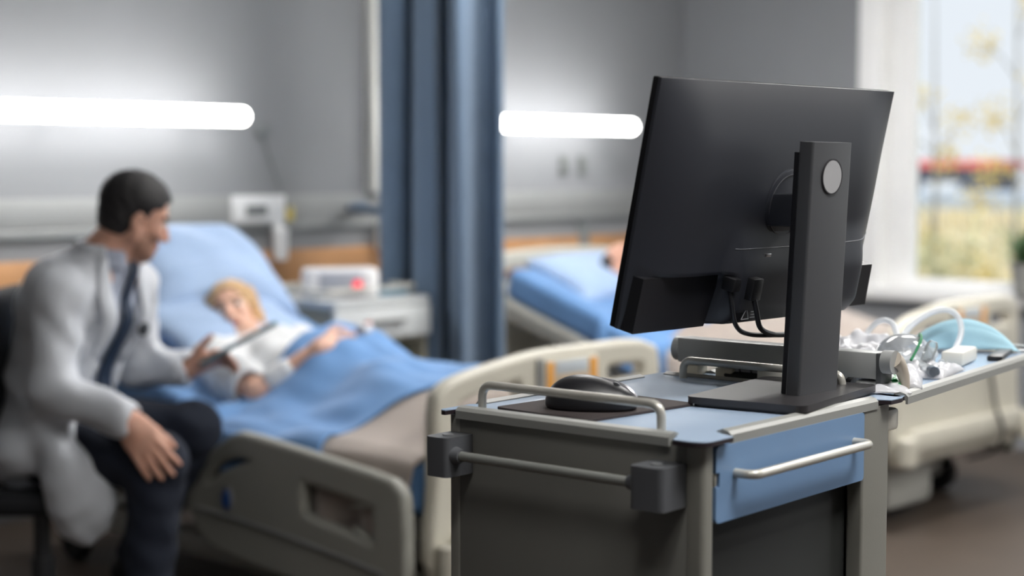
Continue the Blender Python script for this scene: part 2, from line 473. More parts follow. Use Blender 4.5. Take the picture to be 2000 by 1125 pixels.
# worktop: rounded sheet, dark core with blue face
WP = []
for cx_, cy_, a0_, pre, post in ((0.248, 0.204, 0, (.232, .19), (.185, .194)), (-0.248, 0.204, 90, (-.176, .194), (-.221, .19)), (-0.248, -0.198, 180, (-.221, -.146), (-.176, -.172)), (0.248, -0.198, 270, (.19, -.172), (.232, -.144))):
    sx, sy = (1 if cx_ > 0 else -1), (1 if cy_ > 0 else -1); r_ = .020 if cy_ < 0 else .008; eo = .010 if cy_ < 0 else .003
    xe, ye = (pre[0], post[1]) if a0_ in (0, 180) else (post[0], pre[1])
    xv, yh = (pre[1], post[0]) if a0_ in (0, 180) else (post[1], pre[0])
    corner = [(cx_-sx*r_+r_*math.cos(math.radians(a0_+q*15)), cy_-sy*r_+r_*math.sin(math.radians(a0_+q*15))) for q in range(7)]
    a_side, b_side = ([(xe, xv), (cx_, xv+sy*eo)], [(yh+sx*.010, cy_), (yh, ye)]) if a0_ in (0, 180) else ([(yh, ye), (yh+sx*.010, cy_)], [(cx_, xv+sy*eo), (xe, xv)])
    WP += a_side+corner+b_side
wt = plate_xy('worktop', WP, ZW-0.0065, ZW-0.0012, m_topedge, cart)
plate_xy('worktop_face', WP, ZW-0.0012, ZW, m_top, wt)
def lip(a, b, ax):
    mb = MB(); h0, h1 = ZW-0.0115, ZW+0.0045
    if ax == 'v':   # along v at u = const
        u = a[0]; s = 1 if u > 0 else -1
        prof = [(u-s*0.004, h1-0.003), (u+s*0.004, h1), (u+s*0.012, h1-0.002), (u+s*0.016, h1-0.006), (u+s*0.016, h0), (u+s*0.0125, h0), (u+s*0.0125, ZW-.007), (u-s*.004, ZW-.0005)]
        M = Matrix(((1, 0, 0, 0), (0, 0, 1, 0), (0, 1, 0, 0), (0, 0, 0, 1)))
        mb.prism(prof, a[1], b[1], M)
    else:
        v = a[1]; s = 1 if v > 0 else -1
        prof = [(v-s*0.004, h1-0.003), (v+s*0.004, h1), (v+s*0.012, h1-0.002), (v+s*0.016, h1-0.006), (v+s*0.016, h0), (v+s*0.0125, h0), (v+s*0.0125, ZW-.007), (v-s*.004, ZW-.0005)]
        M = Matrix(((0, 0, 1, 0), (1, 0, 0, 0), (0, 1, 0, 0), (0, 0, 0, 1)))
        mb.prism(prof, a[0], b[0], M)
    return mb.build('edge_lip', m_lip, cart, smooth=False)
lip((-0.219, -0.142), (-0.219, 0.187), 'v'); lip((0.230, -0.14), (0.230, 0.187), 'v')
lip((-0.172, -0.170), (0.187, -0.170), 'u'); lip((-0.172, 0.192), (0.18, 0.192), 'u')
# wire guard rails over both ends
def hoop(u, v0, v1, top):
    p = round_path([(u, v0, ZW-0.004), (u, v0, ZW+top), (u, v1, ZW+top), (u, v1, ZW-0.004)], 0.026, 8)
    MB().tube(p, 0.0056, 14).build('guard_rail', m_wire, cart)
hoop(-0.207, -0.112, 0.166, 0.031); hoop(0.212, -0.118, 0.142, 0.0265)
# carcass
mb = MB()
mb.box((-0.224, -0.172, 0.16), (0.218, -0.165, 0.2), 0.002)
mb.box((-0.224, -0.17, 0.14), (0.220, 0.198, 0.17), 0.004)
mb.box((-0.220, 0.186, 0.15), (0.220, 0.198, ZW-0.008), 0.004)
mb.box((0.200, -0.17, 0.15), (0.214, 0.198, ZW-0.008), 0.003)
mb.box((-0.21, -0.160, ZW-0.03), (0.21, 0.19, ZW-0.008), 0.002)
mb.build('carcass', m_cart, cart)
MB().box((-0.2275, -0.165, 0.15), (-0.212, 0.196, ZW-0.0068), 0.002).build('side_panel', m_cartp, cart)
MB().prism(rrect(-0.229, -0.186, -0.2055, -0.160, 0.007), 0.12, ZW-0.0085).build('corner_post', m_cart, cart)
MB().prism(rrect(0.150, -0.184, 0.223, -0.160, 0.004), 0.12, ZW-0.0085).build('corner_post', m_cart, cart)
MB().prism(rrect(-0.229, 0.184, -0.205, 0.204, 0.006), 0.12, ZW-0.0085).build('corner_post', m_cart, cart)
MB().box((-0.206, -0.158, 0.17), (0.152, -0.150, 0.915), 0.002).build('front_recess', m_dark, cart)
# drawer with a notch for its catch
dp = rrect(-0.2035, 0.919, 0.1485, 1.0085, 0.006)
outl = [p for p in dp]
notch = [(-0.2035, 0.978), (-0.1965, 0.978), (-0.1965, 0.961), (-0.2035, 0.961)]
k = min(range(len(outl)), key=lambda i: (outl[i][0], -outl[i][1]))
left = [i for i, p in enumerate(outl) if abs(p[0]+0.2035) < 1e-4]
i_top = max(left, key=lambda i: outl[i][1])
outl = outl[:i_top+1]+notch+outl[i_top+1:]
Mx = Matrix(((1, 0, 0, 0), (0, 0, 1, 0), (0, 1, 0, 0), (0, 0, 0, 1)))
dr = MB().prism(outl, -0.1865, -0.180, Mx).build('drawer', m_blue, cart, smooth=False)
MB().box((-0.2045, -0.1802, 0.917), (0.150, -0.158, 1.009)).build('drawer_box', m_dark, dr)
MB().tube(round_path([(-0.163, -0.184, 0.973), (-0.163, -0.212, 0.973), (0.121, -0.212, 0.973), (0.121, -0.184, 0.973)], 0.018, 8), 0.0056, 14).build('drawer_handle', m_wire, dr)
MB().box((-0.2045, -0.1845, 0.9615), (-0.1985, -0.178, 0.977), 0.001).build('drawer_catch', m_cart, dr)
# push bar between two moulded brackets
pb = MB().tube([(-0.262, -0.135, 0.967), (-0.262, 0.175, 0.967)], 0.0062, 16).build('push_bar', mat('bar_grey', (138, 140, 136), .4, metal=.2), cart)
for v0, v1 in ((0.163, 0.201), (-0.163, -0.116)):
    mb = MB().prism(rrect(-0.278, v0, -0.224, v1, 0.008), 0.940, 0.990)
    s = -1 if v0 > 0 else 1
    vm = v0 if v0 > 0 else v1
    mb.tube([(-0.262, vm-s*0.006, 0.967), (-0.262, vm+s*0.010, 0.967)], [0.013, 0.0085], 18)
    mb.build('push_bar_bracket', m_brk, pb)
    MB().cyl((-0.255, (v0+v1)/2, 0.988), (-0.255, (v0+v1)/2, 0.9915), 0.007, 16).build('bracket_plug', mat('plug_grey', (120, 122, 124), 0.5), pb)
# base and castors
MB().box((-0.235, -0.188, 0.10), (0.228, 0.204, 0.145), 0.012).build('base', m_brk, cart)
m_rub = mat('castor_rubber', (26, 26, 27), 0.7)
for cu_, cv in ((-.19, -.15), (.19, -.15), (-.19, .165), (.19, .165)):
    c = MB().cyl((cu_, cv, 0.06), (cu_, cv, 0.102), 0.014).box((cu_-.022, cv-.02, .045), (cu_+.022, cv+.02, .075), .006).build('castor', m_brk, cart)
    MB().lathe([(0.018, -.013), (.045, -.013), (.05, -.008), (.05, .008), (.045, .013), (.018, .013)], seg=24, M=Matrix.Translation((cu_+0.01, cv, 0.05)) @ Matrix.Rotation(math.pi/2, 4, 'X')).build('castor_wheel', m_rub, c)
# white knob on the side of the cart
MB().box((0.222, -0.181, 0.972), (0.258, -0.160, 1.002), 0.005).build('side_knob', mat('knob_white', (208, 205, 196), 0.4), cart)

# ------------------------------------------------------------------ mouse mat and mouse
MM = Matrix.Translation((1.712, 1.318, 0)) @ Matrix.Rotation(math.radians(3.4), 4, 'Z')
def cartp(u, v, z): return MM @ Vector((u, v, z))
m_mat = mat('mat_rubber', (62, 54, 54), 0.85, vary=0.08, bump=0.1, bscale=900)
m_black = mat('black_plastic', (28, 28, 32), 0.38, vary=0.03)
p = cartp(-0.107, 0.058, ZW+0.0005)
o = MB().prism(rrect(-0.103, -0.078, 0.103, 0.082, 0.008), 0, 0.003).build('mouse_mat', m_mat, None, False, p, math.radians(3.4-5))
tag(o, 'dark square mouse mat lying on the blue worktop', 'mouse mat')
p = cartp(-0.135, 0.045, ZW+0.0036)
mouse = thing('computer_mouse', 'black computer mouse with silver edge on the dark mat', 'mouse', p, math.radians(-62))
# local: x = length (tail -> buttons), y = width
vb = Vol().ell((0, 0, 0.006), (0.058, 0.035, 0.031), k=0.0).ell((-0.016, 0, 0.012), (0.036, 0.031, 0.027), k=0.02)
vb.box((0, 0, -0.03), (0.1, 0.1, 0.03), 0.0, k=0.003, op='s')
mm = vb.mesh('mouse_body', m_black, 0.0016, mouse)
er = [(x_, .013-.06*max(0, x_-.02), .0065+.0312*math.sqrt(max(.0, 1-(x_/.0585)**2-((.013-.06*max(0, x_-.02))/.035)**2))) for x_ in np.linspace(-.012, .054, 16)]
MB().tube(er, [.0012+.0022*min(1, i/5) for i in range(16)], 10).build('silver_ridge', mat('mouse_silver', (205, 205, 210), 0.2, metal=0.8), mouse)
MB().cyl((0.03, -0.003, 0.0275), (0.03, 0.003, 0.0275), 0.007, 16).build('scroll_wheel', m_brk, mouse)

# ------------------------------------------------------------------ monitor with stand
m_shell = mat('monitor_shell', (43, 45, 52), 0.44, vary=0.02, bump=0.02, bscale=900)
m_col = mat('stand_grey', (86, 87, 90), 0.38, metal=0.3, vary=0.03)
m_basem = mat('stand_base', (62, 60, 62), 0.35, metal=0.3, vary=0.03)
mon = thing('computer_monitor', 'black widescreen computer monitor seen from behind on the cart', 'monitor', (1.826, 1.236, ZW+0.0005), 0)
def base_poly(s=1.0, g=0.0): return rrect(-0.124+g, -0.083+g, 0.124-g, 0.083-g, 0.012)
Rb = Matrix.Rotation(math.radians(10), 4, 'Z')
mb = MB(); mb.prism(base_poly(g=0.006), 0, 0.004, Rb).prism(base_poly(), 0.0038, 0.0125, Rb)
mb.build('stand_base', m_basem, mon, smooth=False)
# column, leaning slightly back
Mc = Matrix.Translation((0.010, -0.036, 0.008)) @ Matrix.Rotation(math.radians(3.0), 4, 'X')
colm = MB().prism(rrect(-0.0455, -0.011, 0.0455, 0.011, 0.0035), 0, 0.332, Mc).build('stand_column', m_col, mon)
MB().prism(rrect(-0.040, 0.0105, 0.040, 0.022, 0.003), 0.004, 0.318, Mc).build('column_channel', mat('channel_black', (30, 30, 34), 0.4), colm)
MB().lathe([(0, 0), (0.0215, 0), (0.0215, 0.0016), (0, 0.0016)], seg=40, M=Mc @ Matrix.Translation((0, -0.0111, 0.288)) @ Matrix.Rotation(math.pi/2, 4, 'X')).build('badge', mat('badge_grey', (168, 168, 170), 0.42), colm)
MB().lathe([(0.0215, 0), (0.0232, 0), (0.0232, 0.0019), (0.0215, 0.0019)], seg=40, ring=True, M=Mc @ Matrix.Translation((0, -0.0111, 0.288)) @ Matrix.Rotation(math.pi/2, 4, 'X')).build('badge_ring', mat('ring_dark', (40, 38, 42), 0.5), colm)
# panel frame: X width, Z height, -Y back; centre relative to root
PC = Vector((1.857-1.826, 1.295-1.236, 1.2815-ZW))
Mp = Matrix.Translation(PC) @ Matrix.Rotation(0.217, 4, 'X')
W2, H2 = 0.270, 0.159
# back shell: grid with curved edges (flat face thickness grows from the rim)
nu, nv = 110, 80
us = np.concatenate([[-1], -np.cos(np.linspace(0, np.pi, nu)), [1]]); vsn = np.concatenate([[-1], -np.cos(np.linspace(0, np.pi, nv)), [1]])
UU, VV = np.meshgrid(us, vsn, indexing='ij')
def smooth01(t): t = np.clip(t, 0, 1); return t*t*(3-2*t)
def depth(x, z):
    ex = (1-np.abs(x)/W2)*W2; ezt = H2-z; ezb = z+H2
    ro = lambda t: 1-(1-np.clip(t, 0, 1))**2.2
    d = 0.005+0.034*ro(ex/0.10)*ro(ezt/0.17)*smooth01((ezb+0.03)/0.06)
    d = d+0.017*smooth01((x+.122)/.03)*smooth01((.238-x)/.045)*smooth01((-.02-z)/.07)*smooth01((z+H2)/.006+.2)
    d = np.where((z < -.088) & ((x < -.106) | (x > .240)), np.minimum(d, .021), d)
    return d
X = UU*W2; Z = VV*H2; D = depth(X, Z)
D[0, :] = 0; D[-1, :] = 0; D[:, 0] = 0; D[:, -1] = 0
P = np.stack([X, -D, Z], -1)
shell = grid_mesh('back_shell', P, m_shell, mon); shell.data.transform(Mp)
shell.data.update()
MB().box((-W2, -0.001, -H2), (W2, 0.009, H2), 0.002, Mp).build('screen', mat('bezel_black', (24, 24, 27), .75, spec=.12), mon)
# lower housing bulge with rounded bottom
sx_ = np.linspace(-.105, .264, 40); mb = MB(); mb.tube([Mp @ Vector((x_, -float(depth(np.array(x_), np.array(-.052+.004*max(0, x_-.1)/.16)))-.0002, -.052+.004*max(0, x_-.1)/.16)) for x_ in sx_], .0007, 6); mb.build('housing_seam', mat('seam_light', (120, 122, 128), 0.4), mon)
for s in (-1, 1):
    ex_, zb_ = (.266, -.160) if s < 0 else (.252, -.150)
    mb = MB(); mb.prism([(s*ex_, zb_), (s*(ex_-.003), -0.089), ((s*0.104 if s < 0 else .205), -0.089), ((s*0.120 if s < 0 else .205), zb_)], -0.002, (0.027 if s < 0 else .040), Mp @ Matrix.Rotation(math.pi/2, 4, 'X'))
    mb.build('corner_block', m_black, mon, smooth=False)
# mount plate, arm
mb = MB(); mb.lathe([(0, 0), (0.046, 0), (0.048, 0.002), (0.048, 0.0075), (0.046, .0085), (0, 0.0085)], seg=48, M=Mp @ Matrix.Translation((0.0, -0.0318, 0.004)) @ Matrix.Rotation(math.pi/2, 4, 'X'))
mb.build('mount_plate', m_shell, mon)
mb = MB(); mb.lathe([(0.0405, 0), (0.042, 0), (0.042, 0.0095), (0.0405, 0.0095)], seg=48, ring=True, M=Mp @ Matrix.Translation((0.0, -0.0318, 0.004)) @ Matrix.Rotation(math.pi/2, 4, 'X'))
mb.build('mount_ring', mat('ring_grey', (70, 71, 76), .3), mon)
mb = MB(); mb.box((PC.x-0.040, -0.026, PC.z-0.032), (PC.x+0.030, PC.y-0.030, PC.z+0.011), 0.004); mb.build('mount_arm', m_shell, mon)
# ports, labels, cables
mb = MB(); mb.box((-0.045, -0.0505, -0.064), (-0.030, -0.040, -0.059), 0.0008, Mp); mb.build('usb_port', mat('port_silver', (200, 200, 204), 0.25, metal=0.8), mon)
mb = MB(); mb.box((-0.095, -0.0545, -0.150), (-0.045, -0.044, -0.112), 0.002, Mp); mb.build('rating_plate', mat('plate_black', (24, 24, 28), 0.35), mon)
mb = MB()
tri = [(-0.078, -0.146), (-0.062, -0.146), (-0.070, -0.131)]
for i in range(3):
    a, b_ = tri[i], tri[(i+1) % 3]; mb.tube([Mp @ Vector((a[0], -0.0548, a[1])), Mp @ Vector((b_[0], -0.0548, b_[1]))], 0.0007, 6)
for kx in range(3): mb.box((-0.059, -0.0552, -0.145+kx*0.004), (-0.048, -0.0545, -0.1437+kx*0.004), 0, Mp)
mb.build('warning_print', mat('print_white', (190, 192, 196), 0.5), mon)
m_cable = mat('cable_black', (22, 22, 25), 0.4)
c1 = [Mp @ Vector(q) for q in spline([(-0.108, -0.046, -0.095), (-0.110, -0.056, -0.118), (-0.098, -0.062, -0.150), (-0.060, -0.060, -0.166), (0.0, -0.072, -0.168)], 8, False)]
MB().tube(c1, 0.0032, 10).build('cable', m_cable, mon)
c2 = [Mp @ Vector(q) for q in spline([(-0.071, -0.062, -0.112), (-0.067, -0.068, -0.130), (-0.052, -0.070, -0.155), (-0.02, -0.070, -0.166), (0.008, -0.072, -0.168)], 8, False)]
MB().tube(c2, 0.0036, 10).build('cable', m_cable, mon)
mb = MB(); mb.box((-0.116, -0.060, -0.106), (-0.100, -0.040, -0.088), 0.002, Mp); mb.box((-0.082, -0.067, -0.118), (-0.060, -0.044, -0.088), 0.002, Mp)
mb.build('plug', m_cable, mon)
# ------------------------------------------------------------------ hospital beds
m_cream = mat('bed_cream', (206, 202, 188), 0.42, vary=0.02)
m_bedgrey = mat('bed_grey', (168, 168, 162), 0.45, vary=0.02)
m_sheet = mat('blue_sheet', (100, 144, 196), 0.85, vary=0.05, bump=0.25, bscale=30, sheen=0.2)
m_pillow = mat('pillow_blue', (160, 184, 217), 0.85, vary=0.04, bump=0.2, bscale=25, sheen=0.2)
m_taupe = mat('taupe_blanket', (160, 149, 141), 0.95, vary=0.06, bump=0.3, bscale=120, sheen=0.3)
m_orange = mat('panel_orange', (228, 160, 62), 0.5)
m_disp = mat('panel_display', (196, 204, 210), 0.3)
m_btn = mat('panel_button', (150, 150, 148), 0.5)
m_badge = mat('badge_blue', (40, 82, 150), 0.4)
m_steel = mat('steel_frame', (140, 141, 140), 0.4, metal=0.3)
RX = Matrix.Rotation(math.pi/2, 4, 'X')                                   # xy plate -> xz, thickness along y
YZ = Matrix(((0, 0, 1, 0), (1, 0, 0, 0), (0, 1, 0, 0), (0, 0, 0, 1)))      # xy plate -> yz, thickness along x
ZM, HINGE, BA = 0.55, 0.92, math.radians(18.0)
def deck_z(y):
    return ZM+np.maximum(np.asarray(y, float)-HINGE, 0)*math.tan(BA)

def make_bed(loc, label):
    r = thing('hospital_bed', label, 'hospital bed', loc)
    # footboard with hand holds
    out = spline([(-.45, .26), (-.452, .5), (-.45, .69), (-.43, .738), (-.36, .765), (-.2, .79), (-.05, .805), (.15, .807), (.34, .806), (.415, .79), (.449, .75), (.452, .5), (.45, .26), (.2, .25), (-.2, .25)], 4)
    h1 = spline([(-.395, .64), (-.395, .70), (-.37, .722), (-.25, .748), (-.14, .757), (-.13, .74), (-.13, .66), (-.15, .64)], 4)
    h2 = spline([(.215, .705), (.215, .755), (.235, .766), (.36, .764), (.393, .745), (.395, .705), (.37, .695), (.24, .695)], 4)
    fb = plate('footboard', out, [h1, h2], 0.05, 0.016, m_cream, r, Matrix.Translation((0, 0, 0)) @ RX)
    MB().box((-.085, -.034, .66), (-.065, -.024, .80), .003).build('panel_hinge', m_steel, fb)
    cp = MB().box((-.06, -.036, .685), (.165, -.02, .797), .006).build('control_panel', m_cream, fb)
    for x0, x1 in ((-.052, -.025), (.128, .158)):
        MB().box((x0, -.0385, .69), (x1, -.035, .788), .001).build('orange_strip', m_orange, cp)
    MB().box((-.015, -.0385, .752), (.115, -.035, .788), .001).build('display', m_disp, cp)
    MB().box((-.015, -.0380, .69), (.115, -.035, .748), .001).build('key_field', mat('panel_tan', (196, 172, 140), 0.5), cp)
    for i in range(4):
        for j in range(2):
            MB().lathe([(0, 0), (.009, 0), (.008, .003), (0, .003)], seg=14, M=Matrix.Translation((0.005+i*.03, -.0378, .704+j*.026)) @ RX).build('button', m_btn, cp)
    # headboard
    out = spline([(-.46, .35), (-.462, .7), (-.44, .89), (-.38, .925), (0, .94), (.38, .925), (.44, .89), (.462, .7), (.46, .35), (0, .34)], 5)
    hh = spline([(-.36, .80), (-.36, .87), (-.2, .885), (-.16, .85), (-.2, .80)], 4)
    plate('headboard', out, [hh, [(-x, y) for x, y in hh][::-1]], 0.045, 0.014, m_cream, r, Matrix.Translation((0, 2.05, 0)) @ RX)
    # side rails, lowered, one per side
    ro = spline([(.03, .20), (.028, .44), (.05, .492), (.12, .51), (.40, .535), (.66, .556), (.73, .548), (.84, .485), (.955, .39), (.955, .355), (.91, .275), (.80, .22), (.4, .19), (.1, .18)], 5)
    w1 = spline([(.125, .335), (.125, .435), (.14, .448), (.42, .474), (.435, .46), (.435, .375), (.42, .362), (.14, .325)], 4)
    w2 = spline([(.885, .405), (.81, .475), (.74, .502), (.67, .507), (.635, .49), (.70, .465), (.78, .435), (.85, .395)], 4)
    for s in (-1, 1):
        sr = plate('side_rail', ro, [w1, w2], 0.044, 0.014, mat('rail_plastic', (154, 154, 146), .45, vary=.02), r, Matrix.Translation((s*.525, 0, 0)) @ YZ)
        xo = s*.548
        MB().lathe([(0, 0), (.034, 0), (.03, .004), (0, .004)], seg=24, M=Matrix.Translation((xo, .757, .371)) @ Matrix.Rotation(s*math.pi/2, 4, 'Y') @ Matrix.Diagonal((1.25, .8, 1, 1))).build('rail_badge_rim', m_steel, sr)
        MB().lathe([(0, 0), (.026, 0), (.022, .007), (0, .007)], seg=24, M=Matrix.Translation((xo, .757, .371)) @ Matrix.Rotation(s*math.pi/2, 4, 'Y') @ Matrix.Diagonal((1.25, .8, 1, 1))).build('rail_badge', m_badge, sr)
        MB().tube([(xo, .09, .265), (xo, .45, .30), (xo, .72, .318), (xo, .9, .325)], .007, 8).build('rail_ridge', m_steel, sr)
        for ya in (.3, .7): MB().tube([(s*.50, ya, .24), (s*.43, ya, .34)], .016, 10).build('rail_arm', m_steel, sr)
    # deck, backrest, mattress
    mb = MB(); mb.box((-.43, .06, .33), (.43, HINGE, .40), .01); mb.box((-.40, .1, .27), (-.34, 1.95, .33), .01); mb.box((.34, .1, .27), (.40, 1.95, .33), .01)
    mb.box((-.40, 1.90, .27), (.40, 1.96, .36), .01); mb.box((-.43, 1.97, .30), (-.37, 2.06, .45), .01); mb.box((.37, 1.97, .30), (.43, 2.06, .45), .01)
    mb.box((-.44, -.0, .28), (.44, .09, .34), .01)
    mb.build('deck_frame', m_bedgrey, r)
    tb = math.tan(BA); y1 = 1.93
    mb = MB(); mb.prism([(HINGE-.02, .33), (y1, .33+(y1-HINGE)*tb), (y1, .415+(y1-HINGE)*tb), (HINGE, .415)], -.47, .47, YZ)
    o = mb.build('backrest', m_bedgrey, r, smooth=False); o.modifiers.new('b', 'BEVEL').width = .012
    MB().tube([(0, 1.0, .30), (0, 1.65, .33+(1.65-HINGE)*tb)], .02, 12).build('backrest_strut', m_steel, r)
    mb = MB(); y1 = 1.95
    mb.prism([(.04, .402), (HINGE, .402), (y1, .417+(y1-HINGE)*tb), (y1-.03, ZM+(y1-HINGE)*tb), (HINGE, ZM), (.04, ZM)], -.455, .455, YZ)
    o = mb.build('mattress', m_sheet, r); md = o.modifiers.new('b', 'BEVEL'); md.width = .035; md.segments = 5; md.limit_method = 'ANGLE'; md.angle_limit = math.radians(40); o.modifiers.new('w', 'WEIGHTED_NORMAL')
    for e_ in o.data.edges: e_.use_edge_sharp = False
    # undercarriage
    mb = MB(); mb.box((-.36, .22, .10), (-.28, 1.85, .17), .012); mb.box((.28, .22, .10), (.36, 1.85, .17), .012)
    mb.box((-.36, .22, .10), (.36, .32, .18), .012); mb.box((-.36, 1.75, .10), (.36, 1.85, .18), .012)
    mb.build('base_frame', m_bedgrey, r)
    MB().box((-.40, .05, .055), (-.06, .42, .25), .03).build('base_cover', m_bedgrey, r)
    for ya in (.50, 1.45): MB().box((-.09, ya, .15), (.09, ya+.16, .33), .015).build('lift_column', m_steel, r)
    bp = MB().box((-.42, -.065, .285), (.44, -.03, .372), .014).build('bumper', m_cream, r)
    for s in (-1, 1): MB().lathe([(.02, -.055), (.034, -.045), (.034, .045), (.02, .055)], (s*.455+.005, -.06, .30), 20).build('bumper_roller', m_cream, bp)
    MB().tube([Vector(q) for q in spline([(.18, -.03, .62), (.185, -.055, .5), (.21, -.06, .4), (.215, -.09, .3), (.215, -.05, .22), (.2, .05, .18)], 6, False)], .007, 8).build('mains_cable', m_cable, r)
    for x in (-.37, .345):
        for y in (.28, 1.78):
            c = MB().box((x-.025, y-.03, .07), (x+.025, y+.03, .15), .01).build('castor', m_bedgrey, r)
            MB().lathe([(.02, -.022), (.068, -.022), (.076, -.014), (.076, .014), (.068, .022), (.02, .022)], seg=28, M=Matrix.Translation((x+(.045 if x > 0 else -.045), y, .077)) @ Matrix.Rotation(math.pi/2, 4, 'Y')).build('castor_wheel', m_rub, c)
    return r
BED1 = (3.40, 3.08, 0); BED2 = (5.70, 3.08, 0)
make_bed(BED1, 'hospital bed with orange control panel on which the blond woman lies')
make_bed(BED2, 'hospital bed behind the cart and monitor, beside the window')

def pillow(label, size, M, seed, name='pillow', group=None):
    a = np.linspace(-1, 1, 41); U, V = np.meshgrid(a, a, indexing='ij')
    w, l, t = size
    edge = (1-np.abs(U)**3.2)**0.55*(1-np.abs(V)**3.2)**0.55
    n = wav(U*2, V*2, seed, 1.0)
    pinch = 1-0.10*(1-np.abs(U)**2)*np.abs(V)**2
    pin2 = 1-0.10*(1-np.abs(V)**2)*np.abs(U)**2
    X = U*w/2*pin2; Y = V*l/2*pinch
    zt = t/2*edge*(1+0.22*n); zb = -t/2*edge*(1+0.1*n)
    top = np.stack([X, Y, zt], -1).reshape(-1, 3); bot = np.stack([X, Y, zb], -1).reshape(-1, 3)
    N = 41; idx = np.arange(N*N).reshape(N, N)
    F = np.stack([idx[:-1, :-1], idx[1:, :-1], idx[1:, 1:], idx[:-1, 1:]], -1).reshape(-1, 4)
    Fb = F[:, ::-1]+N*N
    me = bpy.data.meshes.new(name); me.from_pydata(np.concatenate([top, bot]).tolist(), [], np.concatenate([F, Fb]).tolist())
    bm = bmesh.new(); bm.from_mesh(me); bmesh.ops.remove_doubles(bm, verts=bm.verts, dist=1e-5); bmesh.ops.recalc_face_normals(bm, faces=bm.faces); bm.to_mesh(me); bm.free()
    me.polygons.foreach_set('use_smooth', [True]*len(me.polygons))
    me.transform(M.to_3x3().to_4x4())
    o = link_mesh(name, me, m_pillow, None, M.to_translation())
    return tag(o, label, 'pillow', group)
def PM(bed, x, y, z, tilt, roll=0, yaw=0):
    return Matrix.Translation((bed[0]+x, bed[1]+y, z)) @ Matrix.Rotation(math.radians(yaw), 4, 'Z') @ Matrix.Rotation(math.radians(tilt), 4, 'X') @ Matrix.Rotation(math.radians(roll), 4, 'Y')
pillow('big blue pillow propped upright behind the blond woman\'s head', (.66, .46, .24), PM(BED1, .06, 1.73, .945, 38, 4, 0), 3)
pillow('blue pillow directly under the blond woman\'s head', (.66, .44, .13), PM(BED1, 0.0, 1.48, .785, 22, 0, 6), 5)
pillow('blue pillow under the head of the man behind the monitor', (.68, .44, .15), PM(BED2, -.02, 1.70, .825, 22, 0, -6), 8)

def drape(name, m, bed, ylo, yhi, off, amp, width, hang_n, hang_f, seed, fold, label, cat, xc=0.0, deck=True):
    """cloth lying over mattress and body, hanging over both long sides. ylo/yhi/hang are functions"""
    ns, ny = 150, 90
    S = np.linspace(-1, 1, ns); T = np.linspace(0, 1, ny)
    P = np.zeros((ns, ny, 3)); hw = .462+off
    for i, s in enumerate(S):
        q = s*0.5+0.5
        y = ylo(q)+(yhi(q)-ylo(q))*T
        hn, hf = hang_n(y), hang_f(y)
        tot = 2*hw+hn+hf; a = q*tot                                   # arc length from the near hem
        d_n = np.maximum(hn-a, 0); d_f = np.maximum(a-hn-2*hw, 0)
        x = np.clip(a-hn, 0, 2*hw)-hw
        edge = np.minimum(np.abs(x+hw), np.abs(x-hw))
        base = deck_z(y)+off
        rnd = 0.03*np.exp(-(edge/0.03)**2)
        body = amp(y)*np.exp(-(np.abs(x-xc)/width)**3.0)
        f = wav(x*3.0, y*3.0, seed, fold); f2 = wav(x*7, y*2.5, seed+3, fold)
        fa = 1.5 if fold > 1.1 else 1.0
        z = base-rnd*0.6+body+(np.maximum(f, -.4)*0.024+f2*0.013)*fa+.012
        hang = d_n+d_f
        sd = np.where(d_n > 0, -1.0, 1.0)
        z = np.where(hang > 0, deck_z(y)+off-0.012-hang+0.01*f, z)
        rip = 0.018*np.sin(y*34+seed+3*f)*np.clip(hang/0.12, 0, 1)+0.012
        x = np.where(hang > 0, sd*(hw+0.006+np.clip(hang/0.05, 0, 1)*rip+0.01*np.clip(hang*8, 0, 1)), x)
        P[i, :, 0] = bed[0]+x; P[i, :, 1] = bed[1]+y; P[i, :, 2] = z
    org = np.array([bed[0], bed[1]+1.0, 0]); o = grid_mesh(name, P-org, m, None, 0.008); o.location = org
    return tag(o, label, cat)
cst = lambda c: (lambda y: np.full_like(np.asarray(y, float), c))
def legs(y): return 0.115*smooth01((y-.05)/.15)+0.03*np.exp(-((y-.52)/.2)**2)+0.085*smooth01((y-.66)/.2)
drape('blanket', m_taupe, BED1, lambda q: .055, lambda q: .50+.12*q, .006, legs, .27, lambda y: .25+.02*np.sin(y*20), cst(.14), 21, .8,
      'taupe blanket over the foot of the blond woman\'s bed', 'blanket')
drape('bed_sheet', m_sheet, BED1, lambda q: .40-.12*q+.05*math.sin(q*9), lambda q: .985-.05*abs(q-.5)+.025*math.sin(q*11), .018, lambda y: legs(y)+.004, .27, lambda y: .05+.06*smooth01((y-.38)/.2), cst(.08), 33, 1.3,
      'crumpled blue sheet over the legs of the blond woman', 'bed sheet')
def legs2(y): return 0.12*smooth01((y-.05)/.2)+0.06*np.exp(-((y-.62)/.2)**2)+0.02*smooth01((y-.8)/.2)
drape('blanket', m_taupe, BED2, lambda q: .06, lambda q: 1.06+.05*q, .006, legs2, .27, lambda y: .16+.03*np.sin(y*5), cst(.12), 45, .9,
      'taupe blanket over the legs of the man behind the monitor', 'blanket')
drape('bed_sheet', m_sheet, BED2, lambda q: .99+.03*math.sin(q*9), lambda q: 1.33+.04*math.sin(q*8), .016, lambda y: .15+0*y, .25, cst(.14), cst(.08), 51, 1.2,
      'blue sheet over the chest of the man behind the monitor', 'bed sheet')

